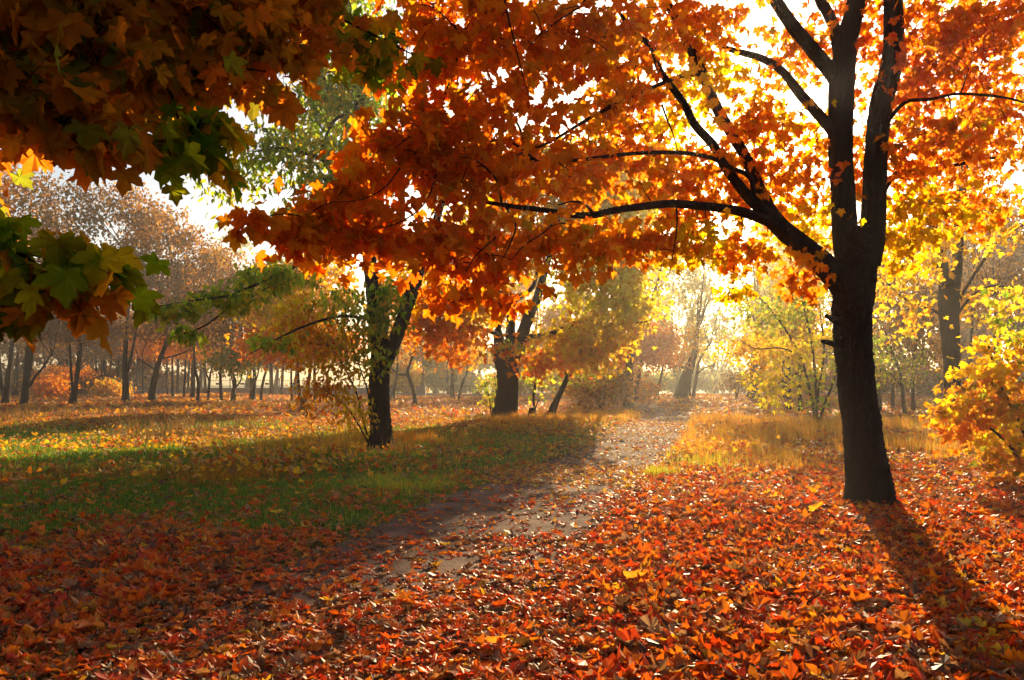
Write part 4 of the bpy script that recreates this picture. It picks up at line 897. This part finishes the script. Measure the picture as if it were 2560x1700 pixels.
grove_tree('trunk curving right with spreading twigs among yellow leaves', 2262, 1034, 10, [[(-4, 1000, 9), (-8, 960, 8), (-14, 920, 5)], [(-6, 970, 5), (-40, 930, 4), (-60, 925, 2)]], 620, 100, ('brown', 'lime'), 50, 16, (.12, .2), group=RG)
grove_tree('upright dark trunk close on the left of the forked right-hand tree', 2283, 1026, 11, [[(-1, 980, 10), (0, 930, 9), (6, 860, 6)], [(0, 940, 5), (24, 905, 3)]], 560, 100, ('brown', 'brown'), 50, 16, (.12, .2), group=RG)
grove_tree('thin trunk seen right of the forked right-hand tree', 2424, 1020, 9, [[(0, 960, 8), (2, 880, 7), (8, 780, 5)]], 480, 110, ('brown', 'rust'), 60, 16, (.12, .2), group=RG)
grove_tree('slanting thin trunk behind the golden bush', 2500, 1022, 10, [[(-6, 950, 9), (-14, 850, 7), (-10, 740, 5)]], 470, 120, ('brown', 'rust'), 60, 16, (.12, .2), group=RG)

# pale trees beyond the embankment
FARG = 'pale hazy trees across the water'
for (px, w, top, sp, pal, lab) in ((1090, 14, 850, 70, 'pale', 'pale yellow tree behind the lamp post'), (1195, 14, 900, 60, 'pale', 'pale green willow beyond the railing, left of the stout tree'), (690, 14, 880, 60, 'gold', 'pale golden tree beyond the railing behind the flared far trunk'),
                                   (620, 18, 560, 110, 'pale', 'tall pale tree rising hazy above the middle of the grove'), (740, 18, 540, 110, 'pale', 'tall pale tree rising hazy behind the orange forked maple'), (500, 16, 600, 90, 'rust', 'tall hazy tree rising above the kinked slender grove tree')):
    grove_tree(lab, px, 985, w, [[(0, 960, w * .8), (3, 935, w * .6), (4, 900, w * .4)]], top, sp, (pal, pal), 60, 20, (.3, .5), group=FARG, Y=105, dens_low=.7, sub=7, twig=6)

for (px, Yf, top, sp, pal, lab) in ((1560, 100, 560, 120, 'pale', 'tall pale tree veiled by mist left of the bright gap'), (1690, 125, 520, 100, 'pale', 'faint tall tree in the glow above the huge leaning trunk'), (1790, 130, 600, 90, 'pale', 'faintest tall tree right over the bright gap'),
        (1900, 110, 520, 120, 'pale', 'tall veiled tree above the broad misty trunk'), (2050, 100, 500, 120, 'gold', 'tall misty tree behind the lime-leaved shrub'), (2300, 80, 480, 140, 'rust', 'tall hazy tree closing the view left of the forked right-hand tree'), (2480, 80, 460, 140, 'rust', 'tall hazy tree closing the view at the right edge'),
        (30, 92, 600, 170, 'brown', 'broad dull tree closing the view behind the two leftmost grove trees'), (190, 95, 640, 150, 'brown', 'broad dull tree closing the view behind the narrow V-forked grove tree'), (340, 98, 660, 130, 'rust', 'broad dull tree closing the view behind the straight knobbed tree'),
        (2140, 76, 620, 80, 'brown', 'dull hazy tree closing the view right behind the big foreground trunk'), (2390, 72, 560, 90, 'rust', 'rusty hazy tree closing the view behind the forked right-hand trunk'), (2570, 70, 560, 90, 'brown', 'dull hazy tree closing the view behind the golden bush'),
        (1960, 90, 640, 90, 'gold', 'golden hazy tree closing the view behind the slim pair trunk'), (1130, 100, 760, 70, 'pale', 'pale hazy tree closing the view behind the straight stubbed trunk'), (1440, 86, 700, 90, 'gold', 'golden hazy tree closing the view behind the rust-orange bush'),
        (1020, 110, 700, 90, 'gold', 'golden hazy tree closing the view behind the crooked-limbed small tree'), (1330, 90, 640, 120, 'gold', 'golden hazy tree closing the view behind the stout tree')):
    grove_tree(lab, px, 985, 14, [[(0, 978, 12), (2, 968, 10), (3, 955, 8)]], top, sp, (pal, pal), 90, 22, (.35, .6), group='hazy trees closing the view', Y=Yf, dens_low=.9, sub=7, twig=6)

# ------------------------------------------------------------------ embankment wall, railing, lamp post
YF = 84.0
def wx(px): return (px - HX) / F * YF
root = empty('embankment_railing', (wx(600), YF, gh(wx(600), YF)), 'long low stone wall topped with an iron railing behind the grove', 'railing')
ob = np.array(root.location)
x0, x1 = -62.0, wx(985)
b = Buf(); b.box(x0, x1, YF, YF + .4, -.5, .62); b.box(x0, x1, YF - .05, YF + .45, .62, .70)
b.build('stone_base', M_STONE, root, ob)
xs = np.arange(x0 + 1, x1, 2.6)
for i, x in enumerate(xs):
    b = Buf(); b.box(x - .05, x + .05, YF + .15, YF + .25, .70, 1.62); b.box(x - .08, x + .08, YF + .12, YF + .28, 1.62, 1.70)
    b.build('post', M_IRON, root, ob)
    if i + 1 < len(xs):
        b = Buf()
        b.box(x + .05, x + 2.55, YF + .18, YF + .22, 1.45, 1.50); b.box(x + .05, x + 2.55, YF + .18, YF + .22, .80, .84)
        for k in range(1, 12):
            xx = x + 2.6 * k / 12
            b.box(xx - .012, xx + .012, YF + .19, YF + .21, .84, 1.45)
        b.box(x + 1.1, x + 1.5, YF + .18, YF + .22, 1.0, 1.2)
        b.build('railing_panel', M_IRON, root, ob)
YF2 = 78.0
def wx2(px): return (px - HX) / F * YF2
root = empty('iron_railing', (wx2(1100), YF2, gh(wx2(1100), YF2)), 'ornamental iron railing panels between the box elder and the stout tree', 'railing')
ob = np.array(root.location)
b = Buf(); b.box(wx2(960), wx2(1042), YF2, YF2 + .3, -.5, .12); b.box(wx2(1065), wx2(1420), YF2, YF2 + .3, -.5, .12)
b.build('kerb_stone', M_STONE, root, ob)
xs = list(np.arange(wx2(1085), wx2(1420), .88 * 1.0)) + list(np.arange(wx2(962), wx2(1040), .88))
for x in xs:
    b = Buf(); b.box(x - .03, x + .03, YF2 + .1, YF2 + .16, .12, .98); b.box(x - .05, x + .05, YF2 + .08, YF2 + .18, .98, 1.04)
    b.build('post', M_IRON, root, ob)
    b = Buf(); b.box(x + .03, x + .85, YF2 + .11, YF2 + .15, .86, .90); b.box(x + .03, x + .85, YF2 + .11, YF2 + .15, .20, .24)
    for k in range(1, 8):
        xx = x + .88 * k / 8
        b.box(xx - .01, xx + .01, YF2 + .12, YF2 + .14, .24, .86)
    a = np.linspace(0, 2 * math.pi, 11)
    b.tube(np.column_stack([x + .44 + .16 * np.cos(a), np.full(11, YF2 + .13), .55 + .16 * np.sin(a)]), np.full(11, .022), 4, 0, cap=False)
    b.build('railing_panel', M_IRON, root, ob)
root = empty('stone_pillar', (wx2(1053), YF2, 0), 'square stone pillar in the railing carrying the twin-globe lamp', 'pillar')
ob = np.array(root.location)
b = Buf(); b.box(wx2(1042), wx2(1064), YF2 - .2, YF2 + .6, -.5, .86); b.build('pillar_shaft', M_STONE, root, ob)
b = Buf(); b.box(wx2(1041), wx2(1065), YF2 - .25, YF2 + .65, .86, .96); b.build('capstone', M_STONE, root, ob)
lx, ly = wx2(1057), YF2 + .2
root = empty('street_lamp', (lx, ly, .96), 'iron lamp post with two white globes on the railing pillar', 'street lamp')
ob = np.array(root.location)
b = Buf(); zz = np.array([.96, 1.05, 1.2, 1.5, 2.2, 3.0, 3.35]); b.tube(np.column_stack([np.full(7, lx), np.full(7, ly), zz]), np.array([.16, .15, .10, .07, .05, .045, .04]), 10)
b.build('pole', M_IRON, root, ob, True)
for s in (-1, 1):
    a = np.linspace(0, 1, 6)
    b = Buf(); b.tube(np.column_stack([lx + s * .26 * a, np.full(6, ly), 3.1 + .28 * a ** 2 - .1 * np.sin(a * math.pi)]), np.full(6, .025), 6)
    b.build('lamp_arm', M_IRON, root, ob, True)
    b = Buf(); th = np.linspace(0.02, math.pi - .02, 10)
    b.tube(np.column_stack([np.full(10, lx + s * .26), np.full(10, ly), 3.55 - .19 * np.cos(th)]), .19 * np.sin(th), 14)
    b.build('lamp_globe', M_GLOBE, root, ob, True)

# ------------------------------------------------------------------ single leaves that stand out on the ground
def single_leaf(px, py, size, colr, label, up=35):
    x, y = G(px, py)
    b = Buf()
    az = R.uniform(-2.2, -0.9)
    d = math.radians(-up)
    tip = np.array([[math.cos(az) * math.cos(d), math.sin(az) * math.cos(d), -math.sin(d)]])
    nr = np.array([[math.cos(az) * math.sin(d), math.sin(az) * math.sin(d), math.cos(d)]])
    o = np.array([x, y, gh(x, y) + .06])
    size *= 0.78
    leaves(b, MAPLE, o[None], tip, nr, [size], np.array([colr]), fold=(.15, .35), curl=(-.3, .1), wob=.07, mat_brown=True)
    st = np.array([o - tip[0] * t * size * .7 + np.array([0, 0, -.02 * t]) for t in np.linspace(0, 1, 4)])
    ob_ = b.build('fallen_leaf', M_LITTER, None, o)
    ob_.location = o
    tag(ob_, label, 'leaf', 'single leaves lying on the litter')
    s = Buf(); s.tube(st, np.full(4, .0025), 4); s.build('leaf_stalk', M_LITTER, ob_, o)
single_leaf(2035, 1300, .20, (.88, .46, .02), 'large yellow leaf propped up left of the foot of the big dark trunk', 50)
single_leaf(690, 1285, .15, (.88, .52, .03), 'bright yellow leaf on the grass left of the path', 30)
single_leaf(1585, 1465, .17, (.87, .40, .02), 'yellow-orange leaf standing in the right-hand litter near the path', 45)
single_leaf(240, 1560, .20, (.72, .24, .04), 'large pale orange leaf in the dark left foreground', 25)
single_leaf(105, 1325, .20, (.80, .22, .03), 'upright orange leaf on the shaded grass at the left edge', 50)
single_leaf(1240, 1595, .16, (.85, .30, .02), 'glowing orange leaf at the shade line in the centre foreground', 45)
single_leaf(1135, 1325, .12, (.88, .56, .03), 'small yellow leaf lying on the bare earth of the path', 20)
single_leaf(960, 1192, .11, (.62, .03, .01), 'small deep red leaf on the grass verge by the path', 40)

# ------------------------------------------------------------------ haze
m, t, out = new_mat('haze')
pv = t.nodes.new('ShaderNodeVolumePrincipled')
pv.inputs['Color'].default_value = (0.96, 0.95, 0.94, 1)
pv.inputs['Density'].default_value = 0.0010
pv.inputs['Anisotropy'].default_value = 0.58
t.links.new(pv.outputs[0], out.inputs['Volume'])
b = Buf(); b.box(-130, 130, -20, 220, -8, 24)
tag(b.build('haze', m), 'pale morning mist among the trees', kind='stuff')
